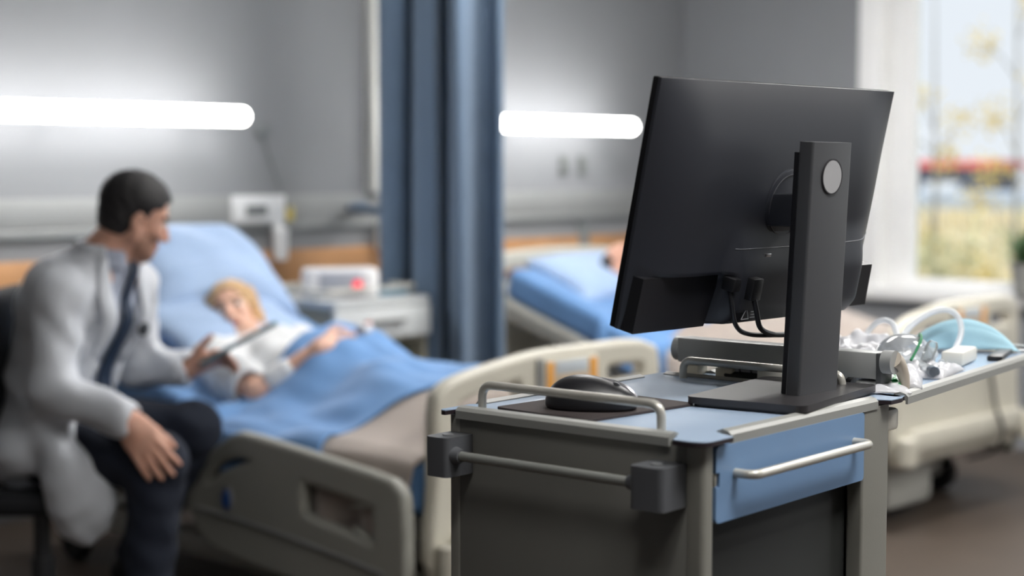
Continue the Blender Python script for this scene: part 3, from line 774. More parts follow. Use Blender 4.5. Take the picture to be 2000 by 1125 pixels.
# ------------------------------------------------------------------ curtain between the beds
m_curt = mat('curtain_blue', (92, 111, 133), 0.9, vary=0.04, bump=0.15, bscale=400, sheen=0.2)
cur = thing('privacy_curtain', 'gathered blue privacy curtain hanging between the two beds', 'curtain', (4.53, 4.722, 0))
n, k = 240, 40
tt = np.linspace(0, 1, n); zz = np.linspace(0.28, 2.90, k)
P = np.zeros((n, k, 3))
for j, z in enumerate(zz):
    sp_ = 1.0+0.05*(1-z/2.9)
    ph = tt*2*math.pi*3.4+0.35*np.sin(tt*7+z*0.5)
    y = (0.298-tt*0.596)*sp_+0.035*np.sin(ph*2+0.4)
    x = 0.09*np.sin(ph)+0.02*np.sin(ph*2.3+z*0.6)
    P[:, j, 0] = x; P[:, j, 1] = y; P[:, j, 2] = z
grid_mesh('curtain_cloth', P, m_curt, cur, 0.006)
MB().box((-.03, -3.2, 2.90), (.03, YB-4.74, 2.93), .004).build('curtain_track', m_white, cur)
mb = MB()
for i in range(9): mb.cyl((0, .28-i*.07, 2.89), (0, .28-i*.07, 2.915), .006, 8)
mb.build('curtain_glider', m_white, cur)
# tie band seen at the left edge, with its wall hook
mb = MB(); mb.tube([Vector(q) for q in spline([(.02, .26, 1.14), (.04, .40, 1.145), (.1, .60, 1.15), (.24, .76, 1.15), (.34, .80, 1.15)], 6, False)], .020, 10)
tb_ = mb.build('tie_band', m_curt, cur)
# white strips added in place of the light showing beside the curtain
du = thing('light_gap_strip', 'white upright strip standing in for light left of the curtain', 'stand-in strip', (4.935, YB, 1.2))
m_strip = mat('strip_white', (232, 232, 226), 0.45, vary=0.01)
MB().box((-.038, -.062, .008), (.038, -.0, 1.70), .008).build('upper_strip', m_strip, du)
MB().box((-.038, -.11, -.245), (.038, -.062, -.11), .012).build('lower_strip', m_strip, du)
# ------------------------------------------------------------------ bedside cabinet
m_cab = mat('cabinet_white', (205, 208, 208), 0.4, vary=0.02)
m_cabd = mat('cabinet_beige', (150, 146, 132), 0.5, vary=0.03)
cab = thing('bedside_cabinet', 'white bedside cabinet with rounded top rail beside the blue curtain', 'bedside cabinet', (4.19, 4.86, 0), 0)
hx, hy = .25, .22
mb = MB(); mb.prism(rrect(-hx, -hy, hx, hy, .03), .80, .825); top_ = mb.build('cabinet_top', m_cab, cab)
mb = MB(); mb.tube([Vector((x, y, .862)) for x, y in rrect(-hx+.01, -hy+.06, hx-.01, hy-.01, .06)]+[Vector((hx-.01, hy-.07, .862))], .009, 10)
for x in (-hx+.01, hx-.01):
    for y in (-.1, .12): mb.cyl((x, y, .82), (x, y, .862), .006, 10)
mb.build('top_rail', m_wire, cab)
mb = MB()
mb.box((-hx+.01, -hy+.02, .08), (-hx+.035, hy-.01, .80), .003); mb.box((hx-.035, -hy+.02, .08), (hx-.01, hy-.01, .80), .003)
mb.box((-hx+.01, hy-.03, .08), (hx-.01, hy-.01, .80), .003); mb.box((-hx+.01, -hy+.02, .08), (hx-.01, hy-.01, .11), .003); mb.box((-hx+.02, -hy+.03, .655), (hx-.02, hy-.01, .67), .002)
mb.build('carcass', m_cabd, cab)
d = MB().box((-hx+.006, -hy+.0, .675), (hx-.006, -hy+.022, .795), .006).build('drawer', m_cab, cab)
MB().box((-.1, -hy-.02, .735), (.1, -hy, .75), .005).build('drawer_handle', m_steel, d)
MB().box((-hx+.036, -hy+.03, .12), (hx-.036, -hy+.045, .40), .004).build('door', m_cab, cab)
for x in (-.2, .2):
    for y in (-.16, .17):
        MB().lathe([(.01, -.012), (.036, -.012), (.04, -.006), (.04, .006), (.036, .012), (.01, .012)], seg=20, M=Matrix.Translation((x, y, .041)) @ Matrix.Rotation(math.pi/2, 4, 'Y')).cyl((x, y, .05), (x, y, .085), .01).build('castor', m_rub, cab)
# things on and in it
m_dev = mat('device_white', (214, 214, 216), 0.4, vary=0.02)
m_red = bpy.data.materials.new('red_indicator'); m_red.use_nodes = True
b = m_red.node_tree.nodes['Principled BSDF']; b.inputs['Base Color'].default_value = lin((220, 60, 70)); b.inputs['Emission Color'].default_value = lin((235, 62, 80)); b.inputs['Emission Strength'].default_value = 0.9
dev = thing('patient_monitor', 'small white bedside monitor with a glowing red indicator on the cabinet', 'medical device', (4.12, 4.80, .8255), math.radians(-30))
MB().box((-.15, -.06, 0), (.13, .07, .115), .015).build('housing', m_dev, dev)
MB().box((-.10, -.064, .02), (.06, -.058, .10), .003).build('screen', mat('device_screen', (158, 162, 172), 0.3), dev)
MB().lathe([(0, 0), (.021, 0), (.019, .008), (0, .008)], seg=24, M=Matrix.Translation((.045, -.062, .052)) @ RX).build('indicator', m_red, dev)
MB().box((.08, -.066, .01), (.125, -.058, .105), .004).build('side_grip', m_white, dev)
tr = MB().box((-.07, -.10, 0), (.07, .10, .025), .006).build('tray', mat('tray_blue', (120, 160, 182), 0.4), None, True, (4.35, 4.85, .8255))
tag(tr, 'small blue tray on the right end of the bedside cabinet', 'tray')
bx = MB().box((-.06, -.08, 0), (.06, .08, .05), .008).build('box', mat('box_yellow', (196, 186, 96), 0.5), None, True, (4.31, 4.83, .4015))
MB().box((-hx+.036, -hy+.04, .395), (hx-.036, hy-.03, .401), .001).build('shelf', m_cabd, cab)
tag(bx, 'yellow box on the open shelf of the bedside cabinet', 'box')
# wall fittings at bed head
m_sock = mat('socket_white', (224, 226, 228), 0.4)
so = thing('socket_panel', 'white socket panel on the wall rail left of the hanging tube', 'socket', (4.29, YB-.0255, 1.145))
MB().box((-.14, 0-.012, -.055), (.13, 0.0155, .06), .006).build('plate', m_sock, so)
mb = MB(); mb.box((-.08, -.016, -.025), (.03, -.011, .02), .003); mb.build('outlet', m_dk, so)
tg = MB().box((-.022, -.006, -.03), (.022, .006, .03), .004).build('valve_tag', mat('tag_yellow', (206, 186, 96), 0.5), None, True, (4.455, YB-.016, 1.125)); tag(tg, 'small yellow gas outlet on the wall rail', 'valve')
sw = thing('call_button', 'small grey call button on the wall at the lamp\'s right end', 'button', (4.32, YB, 1.475))
MB().lathe([(0, 0), (.032, 0), (.032, .02), (.022, .026), (0, .026)], seg=24, M=RX).build('button_body', m_dk, sw)
MB().tube([Vector(q) for q in spline([(0, -.014, -.02), (.04, -.012, -.12), (.09, -.012, -.24), (.105, -.06, -.34)], 6, False)], .004, 8).build('call_cord', m_dk, sw)
su = thing('suction_unit', 'clear suction jar with a white tube hanging from the wall rail', 'medical device', (4.375, YB-.056, 1.06))
MB().lathe([(0, -.13), (.03, -.125), (.033, -.02), (.036, 0), (.02, .012), (0, .014)], seg=20).build('jar', m_sock, su)
MB().box((-.014, .0, -.02), (.014, .042, .03), .003).build('bracket', m_sock, su)
for x, lab in ((5.93, 'left dark sensor plate on the wall under the right lamp'), (6.07, 'right dark sensor plate on the wall under the right lamp')):
    o = MB().box((-.028, -.014, -.05), (.028, 0, .05), .005).build('wall_plate', mat('plate_dim', (104, 107, 107), 0.5), None, True, (x+.29, YB, 1.33)); tag(o, lab, 'wall plate')
po = thing('rail_post', 'dark grey post under the wall rail behind the right bed', 'post', (6.36, YB-.019, 1.05))
MB().box((-.03, -.012, -.32), (.03, .018, 0), .004).build('post_bar', m_dk, po)
MB().box((-.04, -.02, -.01), (.04, .0, .0), .002).build('post_cap', m_dk, po)

# ------------------------------------------------------------------ instrument table beyond the cart
tab = thing('overbed_table', 'grey overbed table with raised rim holding clear tubing and masks', 'table', (1.913, 1.131, 0), math.radians(9.5))
L, Wd = .66, .335
TPOLY = [(.052, 0), (L-.02, 0), (L, .02), (L, Wd-.02), (L-.02, Wd), (.118, Wd), (.112, Wd-.008), (.044, .008)]
tt_ = MB().prism(TPOLY, ZW-.0065, ZW-.0012).build('tabletop', m_topedge, tab, smooth=False)
MB().prism(TPOLY, ZW-.0012, ZW).build('tabletop_face', m_top, tt_, smooth=False)
def tlip(a, b, s, v):
    prof = [(v-s*0.004, ZW+.0015), (v+s*0.004, ZW+.0045), (v+s*0.012, ZW+.0025), (v+s*0.016, ZW-.0015), (v+s*0.016, ZW-.0115), (v+s*0.0125, ZW-.0115), (v+s*0.0125, ZW-.007), (v-s*.004, ZW-.0005)]
    M = Matrix(((0, 0, 1, 0), (1, 0, 0, 0), (0, 1, 0, 0), (0, 0, 0, 1)))
    MB().prism(prof, a, b, M).build('edge_lip', m_lip, tab, smooth=False)
tlip(.060, L-.03, -1, .011); tlip(.13, L-.03, 1, Wd-.011)
MB().box((.12, .15, .10), (.185, .215, ZW-.007), .008).build('column', m_bedgrey, tab)
mb = MB(); mb.box((.11, .0, .055), (.17, .36, .10), .012); mb.box((.11, .0, .055), (.62, .05, .09), .012); mb.box((.11, .31, .055), (.62, .36, .09), .012)
mb.build('base', m_bedgrey, tab)
for x, y in ((.14, .025), (.59, .025), (.14, .335), (.59, .335)):
    MB().lathe([(.008, -.01), (.024, -.01), (.027, -.005), (.027, .005), (.024, .01), (.008, .01)], seg=18, M=Matrix.Translation((x, y, .028)) @ RX).cyl((x, y, .03), (x, y, .06), .008).build('castor', m_rub, tab)
# raised end beam with its release lever, standing across the near end of the table
m_beam = mat('beam_grey', (158, 160, 159), 0.38, vary=0.02)
Bt = Matrix.Rotation(math.radians(-9.5), 4, 'Z') @ Matrix.Translation((-1.913, -1.131, 0))        # world -> table axes
Bm = Bt @ Matrix.Translation((1.985, 1.369, 1.0530)) @ Matrix.Rotation(math.radians(3.5), 4, 'Z')
bm_ = MB().box((-.016, -.180, -.0165), (.016, .150, .0200), .002, Bm).build('end_beam', m_beam, tab)
MB().cyl(Bm @ Vector((0, .149, .002)), Bm @ Vector((0, .161, .002)), .018, 20).build('beam_cap', m_beam, bm_)
MB().box((-.0165, -.186, -.022), (.0165, -.178, .020), .001, Bm).build('beam_end', mat('beam_dark', (82, 84, 86), 0.5), bm_)
MB().cyl(Bm @ Vector((-.006, -.186, .008)), Bm @ Vector((-.006, -.202, .008)), .0165, 24).build('lever_hub', m_beam, bm_)
lp = [Bm @ Vector(q) for q in spline([(-.004, -.1985, .012), (.006, -.200, .006), (.016, -.202, -.008), (.020, -.203, -.020), (.023, -.203, -.030)], 5, False)]
MB().tube(lp, [.0118-.0003*i for i in range(len(lp))], 14).build('lever', mat('lever_beige', (196, 186, 172), 0.4), bm_)
for v0, v1, c in ((-.180, -.145, m_beam), (.055, .085, m_cream), (.115, .140, m_cream)):
    MB().box((-.014, v0, 1.0202-1.0585), (.014, v1, -.02), .003, Bm).build('beam_post', c, bm_)
tabM = Matrix.Translation((1.913, 1.131, 0)) @ Matrix.Rotation(math.radians(9.5), 4, 'Z')
def tp(s, t, z): return tabM @ Vector((s, t, z))
# ------------------------------------------------------------------ people
m_skin = mat('skin', (216, 166, 144), 0.55, vary=0.05, vscale=30, sss=0.12)
m_skinp = mat('skin_pale', (222, 178, 156), 0.55, vary=0.05, vscale=30, sss=0.12)
m_lips = mat('lips', (168, 92, 84), 0.5); m_brow = mat('brow_hair', (44, 34, 30), 0.8); m_browl = mat('brow_light', (132, 98, 74), 0.8)
m_eyew = mat('eye_white', (222, 220, 216), 0.3); m_iris = mat('iris_dark', (42, 32, 28), 0.2)
m_beard = mat('beard_stubble', (172, 130, 110), 0.7, vary=0.12, vscale=120)
def basis(fwd, up):
    f = unit(fwd); r = unit(np.cross(f, up)); u = np.cross(r, f); return r, f, u          # right, forward, up
class Head:
    def __init__(s, c, fwd, up, k=1.0):
        s.c = np.array(c, float); s.r, s.f, s.u = basis(fwd, up); s.k = k; s.R = np.array([s.r, s.f, s.u])
    def p(s, x, y, z): return s.c+s.k*(x*s.r+y*s.f+z*s.u)
    def loc(s, P): return ((np.asarray(P)-s.c) @ s.R.T)/s.k
    def add(s, v, neck, neck_r=.056, fem=False):
        k = s.k; E = lambda c, r, kk=.02, op='u': v.ell(s.p(*c), np.array(r)*k, kk*k, op, s.R)
        S = lambda c, r, kk=.015, op='u': E(c, (r, r, r), kk, op)
        j = .92 if fem else 1.0
        v.cap(s.p(0, -.03, -.06), neck, .052*k*j, neck_r, .03)
        E((0, -.014, .034), (.074, .097, .082)); E((0, .022, -.03), (.060*j, .066, .084), .03)
        E((0, .036, -.084), (.044*j, .050, .030), .03); S((0, .072, -.098), .017*j, .02)
        for q in (-1, 1):
            v.cap(s.p(q*.06, .0, -.055), s.p(q*.022, .066, -.098), .020*k*j, .014*k*j, .025)
            S((q*.036, .062, -.028), .022, .025)
            E((q*.077, -.010, -.012), (.009, .020, .032), .008); E((q*.084, -.006, -.010), (.006, .011, .020), .006, 's')
            S((q*.030, .094, .004), .013, .012, 's'); S((q*.031, .076, .003), .0135, .002)
            v.cap(s.p(q*.012, .088, .021), s.p(q*.048, .076, .020), .008*k, .006*k, .010)
            S((q*.011, .098, -.043), .0085, .006)
        v.cap(s.p(0, .086, .010), s.p(0, .111, -.036), .008*k, .0115*k, .012)
        v.cap(s.p(-.017, .088, -.063), s.p(.017, .088, -.063), .0065*k, None, .006); v.cap(s.p(-.014, .087, -.073), s.p(.014, .087, -.073), .0075*k, None, .004)
        return v
    def pick(s, beard=False, brow=2):
        """material slots: 0 skin 1 lips 2 brow 3 eye white 4 iris 5 stubble"""
        def f(C):
            L = s.loc(C); x, y, z = np.abs(L[:, 0]), L[:, 1], L[:, 2]; m = np.zeros(len(C), int)
            hd = (np.linalg.norm(L, axis=1) < .16)
            if beard:
                m[hd & (z < -.036-0.25*np.maximum(.075-y, 0)*0+0.0) & (z > -.125) & (y > .012) & ~((z > -.058) & (x < .034)) & ~((z > -.05) & (y > .06) & (x < .045))] = 5
            m[hd & (x < .024) & (y > .086) & (z < -.058) & (z > -.080)] = 1
            m[hd & (y > .068) & (z > .017) & (z < .028) & (x > .012) & (x < .054)] = 2
            d = np.hypot(x-.031, z-.003); m[hd & (y > .070) & (np.abs(z-.003) < .0075) & (np.abs(x-.031) < .0145)] = 3
            m[hd & (y > .070) & (d < .0068)] = 4
            return m
        return f
def hand(v, wrist, fwd, side, curl, spread=1.0, thumb=(.55, .75, -.25), sc=1.0, tcurl=.4):
    """palm with five bent fingers; side points to the thumb, fingers curl away from the back of the hand"""
    w = np.array(wrist, float); f = unit(fwd); s = unit(np.array(side, float)-f*np.dot(f, side)); n = np.cross(f, s)*hand.flip
    R = np.array([f, s, n]); k = sc
    v.ell(w+f*.050*k, np.array((.054, .042, .016))*k, .012, 'u', R)
    v.cap(w, w+f*.03*k, .026*k, .026*k, .02)
    for i, (off, ln) in enumerate(((.031, .072), (.011, .080), (-.010, .074), (-.030, .060))):
        d = unit(f+s*off*2.2*spread); p = w+f*(.088-.10*abs(off-.008))*k+s*off*k
        v.cap(w+f*.045*k+s*off*.8*k, p, .0110*k, .0102*k, .006)
        c = curl[i] if isinstance(curl, (list, tuple)) else curl
        for q, (fr, r1, r2) in enumerate(((.45, .0100, .0092), (.31, .0090, .0082), (.24, .0080, .0070))):
            a = c*(.7, 1.0, .7)[q]
            d = unit(d*math.cos(a)-n*math.sin(a)); e = p+d*ln*fr*k; v.cap(p, e, r1*k, r2*k, .003); p = e
    d = unit(f*thumb[0]+s*thumb[1]+n*thumb[2]); p = w+f*.018*k+s*.022*k
    for ln, r1, r2 in ((.042, .0165, .0125), (.032, .0115, .0100), (.025, .0098, .0080)):
        e = p+d*ln*k; v.cap(p, e, r1*k, r2*k, .008); p = e; d = unit(d+(f*.5-n*.25)*tcurl)
    return v
hand.flip = 1

def limb(v, pts, rs, k=.03):
    for i in range(len(pts)-1): v.cap(pts[i], pts[i+1], rs[i], rs[i+1], k)
    return v
A = lambda *q: np.array(q, float)

# ---- the seated doctor. local axes: x towards the foot of the picture's right, y away from the camera, z up
DOC = (2.63, 3.965, 0.0); DROT = math.radians(-46.5)
doc = thing('person', 'seated man in a white lab coat and dark tie holding a tablet', 'person', DOC, DROT)
pel, mid, che, nb = A(-.235, 0, .575), A(-.20, 0, .76), A(-.145, .0, .93), A(-.072, .0, 1.065)
shN, shF = A(-.160, -.160, .978), A(-.045, .160, .985)
elN, wrN = A(-.155, -.245, .730), A(.058, -.338, .664)
elF, wrF = A(-.035, .235, .735), A(.125, .150, .742)
hipN, knN, anN = A(-.20, -.10, .56), A(.120, -.275, .545), A(.085, -.30, .095)
hipF, knF, anF = A(-.20, .10, .565), A(.150, .07, .575), A(-.03, .13, .20)
H1 = Head((.012, -.005, 1.192), (.80, .46, -.34), (.25, .0, .95), .96)
v = Vol()
H1.add(v, nb, .062)
limb(v, [pel, mid, che, nb], [.12, .11, .125, .07], .06)
v.cap(shN, shF, .075, .075, .05)
limb(v, [shN, elN, wrN], [.055, .043, .029]); limb(v, [shF, elF, wrF], [.055, .043, .029])
limb(v, [hipN, knN, anN], [.085, .062, .045]); limb(v, [hipF, knF, anF], [.085, .062, .045])
v.cap(anN, anN+A(.16, -.03, -.05), .045, .035, .02); v.cap(anF, anF+A(.05, .02, -.13), .045, .04, .02)
hand.flip = 1
hand(v, wrN, (.58, -.22, -.79), (.78, .10, .55), [.26, .20, .20, .24], 1.7, (.92, .34, -.20), 1.12)
hand.flip = -1
hand(v, wrF, (.80, .10, .28), (-.15, -.75, .55), [.85, .85, .85, .85], .8, (.7, .6, .35), 1.02)
hand.flip = 1
dm = v.mesh('body', None, .005, doc, mats=[m_skin, m_lips, m_brow, m_eyew, m_iris, m_beard], pick=H1.pick(True), smooth=1)
# hair: cap over the skull, cut away at face, ears and nape
v = Vol(); R = H1.R
v.ell(H1.p(0, -.014, .037), (.080, .104, .088), 0, 'u', R); v.ell(H1.p(0, -.040, -.03), (.067, .060, .056), .03, 'u', R)

v.box(H1.p(0, .135, -.03), (.12, .075, .092), .02, .012, 's', R); v.box(H1.p(0, .100, -.05), (.12, .075, .085), .02, .012, 's', R)
v.box(H1.p(0, .078, -.075), (.12, .088, .075), .015, .010, 's', R)
v.box(H1.p(0, 0, -.15), (.15, .2, .07), .01, .012, 's', R)
nz = lambda X, Y, Z: .0022*np.sin(X*190+Z*120)*np.sin(Y*170+Z*60)
v.mesh('hair', mat('hair_black', (30, 28, 30), 0.6, vary=.2, vscale=90, bump=.6, bscale=220), .005, doc, disp=nz)
# shirt, tie, trousers
m_shirt = mat('shirt_pale_blue', (176, 184, 202), 0.85, vary=.03); m_tie = mat('tie_navy', (28, 44, 66), 0.6, vary=.15, vscale=60)
m_trou = mat('trousers_navy', (24, 31, 46), 0.9, vary=.06, bump=.2, bscale=300)
fx = unit(A(.93, -.36, .0))                                  # chest normal: turned a little to the camera
v = Vol(); limb(v, [pel, mid, che, nb], [.126, .118, .132, .084], .06); v.cap(shN+A(.03, .03, -.04), shF+A(0, -.03, -.04), .062, .062, .05)
v.box(H1.p(0, .02, -.045), (.12, .2, .07), 0, .006, 's', H1.R)
v.mesh('shirt', m_shirt, .008, doc)
tp_ = [nb+fx*.078+A(0, 0, .012), nb+fx*.092+A(0, 0, -.03), che+fx*.146+A(0, 0, .03), che+fx*.150+A(0, 0, -.04), mid+fx*.140, mid+fx*.142+A(0, 0, -.10), pel+fx*.150+A(.02, 0, .02)]
sd_ = unit(np.cross(fx, (0, 0, 1))); sp_t = [np.array(q) for q in spline(tp_, 8, False)]; n_ = len(sp_t)
wd = np.interp(np.linspace(0, 1, n_), [0, .04, .08, .3, .9, 1], [.020, .016, .014, .022, .038, .004])
P = np.stack([np.stack([c_+sd_*wd[i]*e+fx*(.004*(1-e*e)) for e in np.linspace(-1, 1, 7)]) for i, c_ in enumerate(sp_t)])
grid_mesh('tie', P, m_tie, doc, .004)
v = Vol(); limb(v, [hipN, knN, anN], [.105, .078, .060], .03); limb(v, [hipF, knF, anF], [.105, .076, .060], .03); v.cap(hipN, hipF, .118, .118, .05)
v.box(A(-.24, 0, .40), (.3, .3, .06), 0, .02, 's') if False else None
v.mesh('trousers', m_trou, .009, doc, disp=lambda X, Y, Z: .004*np.sin(X*40+Z*55)*np.sin(Y*38-Z*22))
for an, tip in ((anN, A(.19, -.035, -.055)), (anF, A(.07, .03, -.15))):
    v = Vol(); v.cap(an+A(0, 0, -.03), an+tip, .055, .042, .03); v.cap(an+A(-.04, 0, -.05), an+tip, .045, .04, .03)
    v.box(A(0, 0, -.1), (3, 3, .1), 0, .01, 's'); v.mesh('shoe', mat('shoe_black', (22, 22, 24), .35), .008, doc)
# the coat: torso, sleeves, collar and the skirt that drapes off the seat
m_coat = mat('coat_white', (212, 216, 223), 0.88, vary=.02, bump=.25, bscale=40)
fold = lambda X, Y, Z: .0032*np.sin(X*52+Y*20+Z*24+1.6*np.sin(Z*23+X*12))+.002*np.sin(Y*61-Z*70+X*42)
v = Vol(); limb(v, [pel+A(-.01, 0, -.06), mid, che, nb+A(-.015, 0, -.01)], [.146, .140, .150, .080], .06)
v.cap(shN, shF, .080, .080, .05); v.ell(che+A(-.06, -.03, -.02), (.10, .15, .16), .06)
limb(v, [shN, elN+A(-.01, 0, 0), wrN-A(.012, 0, -.005)], [.073, .062, .052], .03); limb(v, [shF, elF, wrF-A(.02, 0, 0)], [.073, .062, .053], .03)
limb(v, [A(-.19, -.15, .63), A(-.125, -.225, .52), A(-.092, -.25, .43)], [.085, .06, .055], .06)
v.ell(A(-.092, -.25, .435), (.092, .042, .125), .05); v.ell(A(-.27, -.05, .545), (.11, .18, .095), .06)
# open front: a tapering slot down the chest
for i in range(14):
    t = i/13; c_ = nb*(1-t)+(pel+A(.02, 0, -.02))*t
    c_ = A(*[np.interp(t, [0, .35, .7, 1], [q[j] for q in (nb, che, mid, pel)]) for j in range(3)])
    hw = np.interp(t, [0, .15, .5, 1], [.075, .066, .056, .056])
    v.box(c_+fx*.20, (.17, hw, .035), .005, .012, 's', np.array([fx, sd_, (0, 0, 1)]))
dN_, dF_ = unit(wrN-elN), unit(wrF-elF); v.cap(wrN-dN_*.03, wrN+dN_*.12, .036, .038, .006, 's'); v.cap(wrF-dF_*.04, wrF+dF_*.12, .037, .039, .006, 's')
v.cap(nb+A(.0, 0, -.02), nb+A(.05, 0, .2), .068, .082, .01, 's')
coat = v.mesh('lab_coat', m_coat, .0075, doc, disp=fold, smooth=1)
# lapels and collar as bands along the opening
def band(name, pts, w0, w1, m, out, parent):
    s_ = [np.array(q) for q in spline(pts, 8, False)]; n_ = len(s_); P = np.zeros((n_, 6, 3))
    for i, c_ in enumerate(s_):
        wq = w0+(w1-w0)*math.sin(math.pi*min(1, i/(n_-1)))
        for j, e in enumerate(np.linspace(0, 1, 6)): P[i, j] = c_+out*e*wq+fx*(.010*math.sin(e*math.pi)*.8-.012*e)
    return grid_mesh(name, P, m, parent, .005)
for s in (-1, 1):
    band('lapel', [nb+sd_*s*.072+fx*.050+A(0, 0, .012), che+sd_*s*.066+fx*.146+A(0, 0, .06), che+sd_*s*.060+fx*.156-A(0, 0, .03), mid+sd_*s*.056+fx*.148+A(0, 0, .03)], .012, .055, m_coat, sd_*s, doc)
cp_ = [nb+sd_*-.066+fx*.045+A(0, 0, .02), nb+sd_*-.070-fx*.03+A(0, 0, .030), nb-fx*.082+A(0, 0, .034), nb+sd_*.070-fx*.03+A(0, 0, .030), nb+sd_*.066+fx*.045+A(0, 0, .02)]
s_ = [np.array(q) for q in spline(cp_, 8, False)]; P = np.zeros((len(s_), 5, 3))
for i, c_ in enumerate(s_):
    o_ = unit((c_-nb)*A(1, 1, 0))
    for j, e in enumerate(np.linspace(0, 1, 5)): P[i, j] = c_+A(0, 0, .022-.052*e)+o_*(.004+.022*e)
grid_mesh('coat_collar', P, m_coat, doc, .005)
P = np.zeros((33, 5, 3))
for i, a_ in enumerate(np.linspace(-2.75, 2.75, 33)):
    d_ = -fx*math.cos(a_)+sd_*math.sin(a_)
    for j, e in enumerate(np.linspace(0, 1, 5)): P[i, j] = nb+A(.012, 0, .050)*(1-e)+A(0, 0, -.005)*e+d_*(.078+.012*e)+A(0, 0, -.022)*(.5-.5*math.cos(a_)) * (1 if abs(a_) > 1 else .6)
grid_mesh('shirt_collar', P, m_shirt, doc, .004)
# stethoscope head clipped on the chest
pc = che+sd_*-.075+fx*.148+A(0, 0, -.06)
if np.dot(sd_, (0, -1, 0)) < 0: pc = che+sd_*.075+fx*.148+A(0, 0, -.06)
m_dkm = mat('disc_dark', (58, 62, 66), .35, metal=.4)
pt_ = Matrix.Translation(Vector(pc)) @ Vector(fx).to_track_quat('Z', 'Y').to_matrix().to_4x4()
MB().lathe([(0, 0), (.020, 0), (.022, .006), (.016, .014), (0, .015)], seg=24, M=pt_).build('stethoscope_disc', m_dkm, doc)

# tablet in the far hand
t0, t1 = A(.165, .165, .758), A(.368, .20, .866)
ta = unit(t1-t0); tn = unit(np.cross(ta, (-.165, 1, -.085))); tn = tn if tn[2] > 0 else -tn; tb2 = np.cross(tn, ta)
MD = Matrix.Translation(DOC) @ Matrix.Rotation(DROT, 4, 'Z')
Mt = Matrix.Identity(4)
for i in range(3): Mt[i][0], Mt[i][1], Mt[i][2], Mt[i][3] = ta[i], tb2[i], tn[i], ((t0+t1)/2)[i]
Mt = MD @ Mt
tabl = thing('tablet', 'thin grey-green tablet computer held by the seated doctor', 'tablet'); tabl.matrix_world = Mt
MB().prism(rrect(-.125, -.09, .125, .09, .012), -.006, .006).build('tablet_case', mat('tablet_teal', (88, 128, 138), .45), tabl)
MB().prism(rrect(-.115, -.08, .115, .08, .006), .0058, .0068).build('tablet_screen', mat('tablet_glass', (40, 48, 54), .15), tabl, smooth=False)

# ---- doctor's chair
chair = thing('office_chair', 'black swivel chair under the seated doctor', 'chair', tuple(MD @ Vector((-.27, .0, 0))), DROT)
m_ch = mat('chair_black', (26, 28, 33), 0.7, vary=.08); m_chm = mat('chair_metal', (84, 86, 90), .35, metal=.5)
o = MB().prism(rrect(-.25, -.25, .22, .25, .09), .385, .445).build('seat', m_ch, chair, smooth=False); o.modifiers.new('b', 'BEVEL').width = .02
v = Vol(); v.box((-.115, .03, .765), (.03, .20, .22), .03, 0); v.mesh('backrest', m_ch, .012, chair)
MB().tube([(-.05, .03, .37), (-.16, .03, .39), (-.172, .03, .50), (-.15, .03, .70)], .018, 10).build('back_bar', m_ch, chair)
MB().cyl((0, 0, .09), (0, 0, .39), .024).cyl((0, 0, .09), (0, 0, .22), .033).build('gas_column', m_chm, chair)
hl_ = MB().tube([(.02, -.1, .378), (.14, -.17, .40), (.25, -.19, .445)], .007, 8).build('height_lever', m_ch, chair); MB().lathe([(0, -.02), (.014, -.017), (.018, 0), (.014, .017), (0, .02)], (.262, -.192, .455), 16).build('lever_knob', m_cream, hl_)
for i in range(5):
    a_ = math.radians(72*i+12); dx, dy = math.cos(a_), math.sin(a_)
    lg = MB().tube([(0, 0, .10), (dx*.15, dy*.15, .095), (dx*.29, dy*.29, .07)], [.026, .02, .015], 10).build('leg', m_chm, chair)
    MB().lathe([(.008, -.022), (.026, -.022), (.029, -.016), (.029, .016), (.026, .022), (.008, .022)], seg=18, M=Matrix.Translation((dx*.29, dy*.29, .029)) @ Matrix.Rotation(a_, 4, 'Z') @ Matrix.Rotation(math.pi/2, 4, 'X')).build('castor_wheel', m_ch, lg)

# ---- the woman in the near bed (bed axes: x across, y towards the pillow)
wo = thing('person', 'blond woman in a white gown lying in the near bed under a blue sheet', 'person', (BED1[0]-.055, BED1[1], -.055))
H2_ = Head((.060, 1.452, .878), (-.74, -.62, .42), (-.02, .42, .90), 1.02)
hipc, wai, ches, nk = A(.0, .86, .655), A(0, 1.0, .675), A(.005, 1.17, .735), A(.02, 1.325, .795)
sL, sR = A(-.17, 1.26, .755), A(.18, 1.23, .765)            # near (left in the picture) and far shoulder
eL, wL = A(-.225, .965, .690), A(-.075, .845, .822)
eR, wR = A(.285, .98, .690), A(.13, .885, .832)
v = Vol(); H2_.add(v, nk, .050, True)
limb(v, [hipc, wai, ches, nk], [.115, .10, .105, .06], .06); v.cap(sL, sR, .062, .062, .04); v.ell(hipc, (.17, .13, .105), .05)
limb(v, [sL, eL, wL], [.046, .036, .025]); limb(v, [sR, eR, wR], [.046, .036, .025])
for s in (-1, 1): limb(v, [hipc+A(s*.085, -.02, -.01), A(s*.10, .48, .635), A(s*.08, .14, .60)], [.08, .055, .038]); v.cap(A(s*.08, .14, .60), A(s*.09, .11, .65), .036, .025, .02)
hand.flip = 1
hand(v, wL, (.72, -.25, .06), (-.2, .4, .75), .30, .9, (.7, .5, -.2), .92)
hand.flip = -1
hand(v, wR, (-.75, -.1, -.12), (.1, .6, .6), .30, .9, (.7, .5, .2), .92)
hand.flip = 1
v.mesh('body', None, .0058, wo, mats=[m_skinp, m_lips, m_browl, m_eyew, m_iris], pick=H2_.pick(False), smooth=1)
v = Vol(); R = H2_.R; k = 1.02
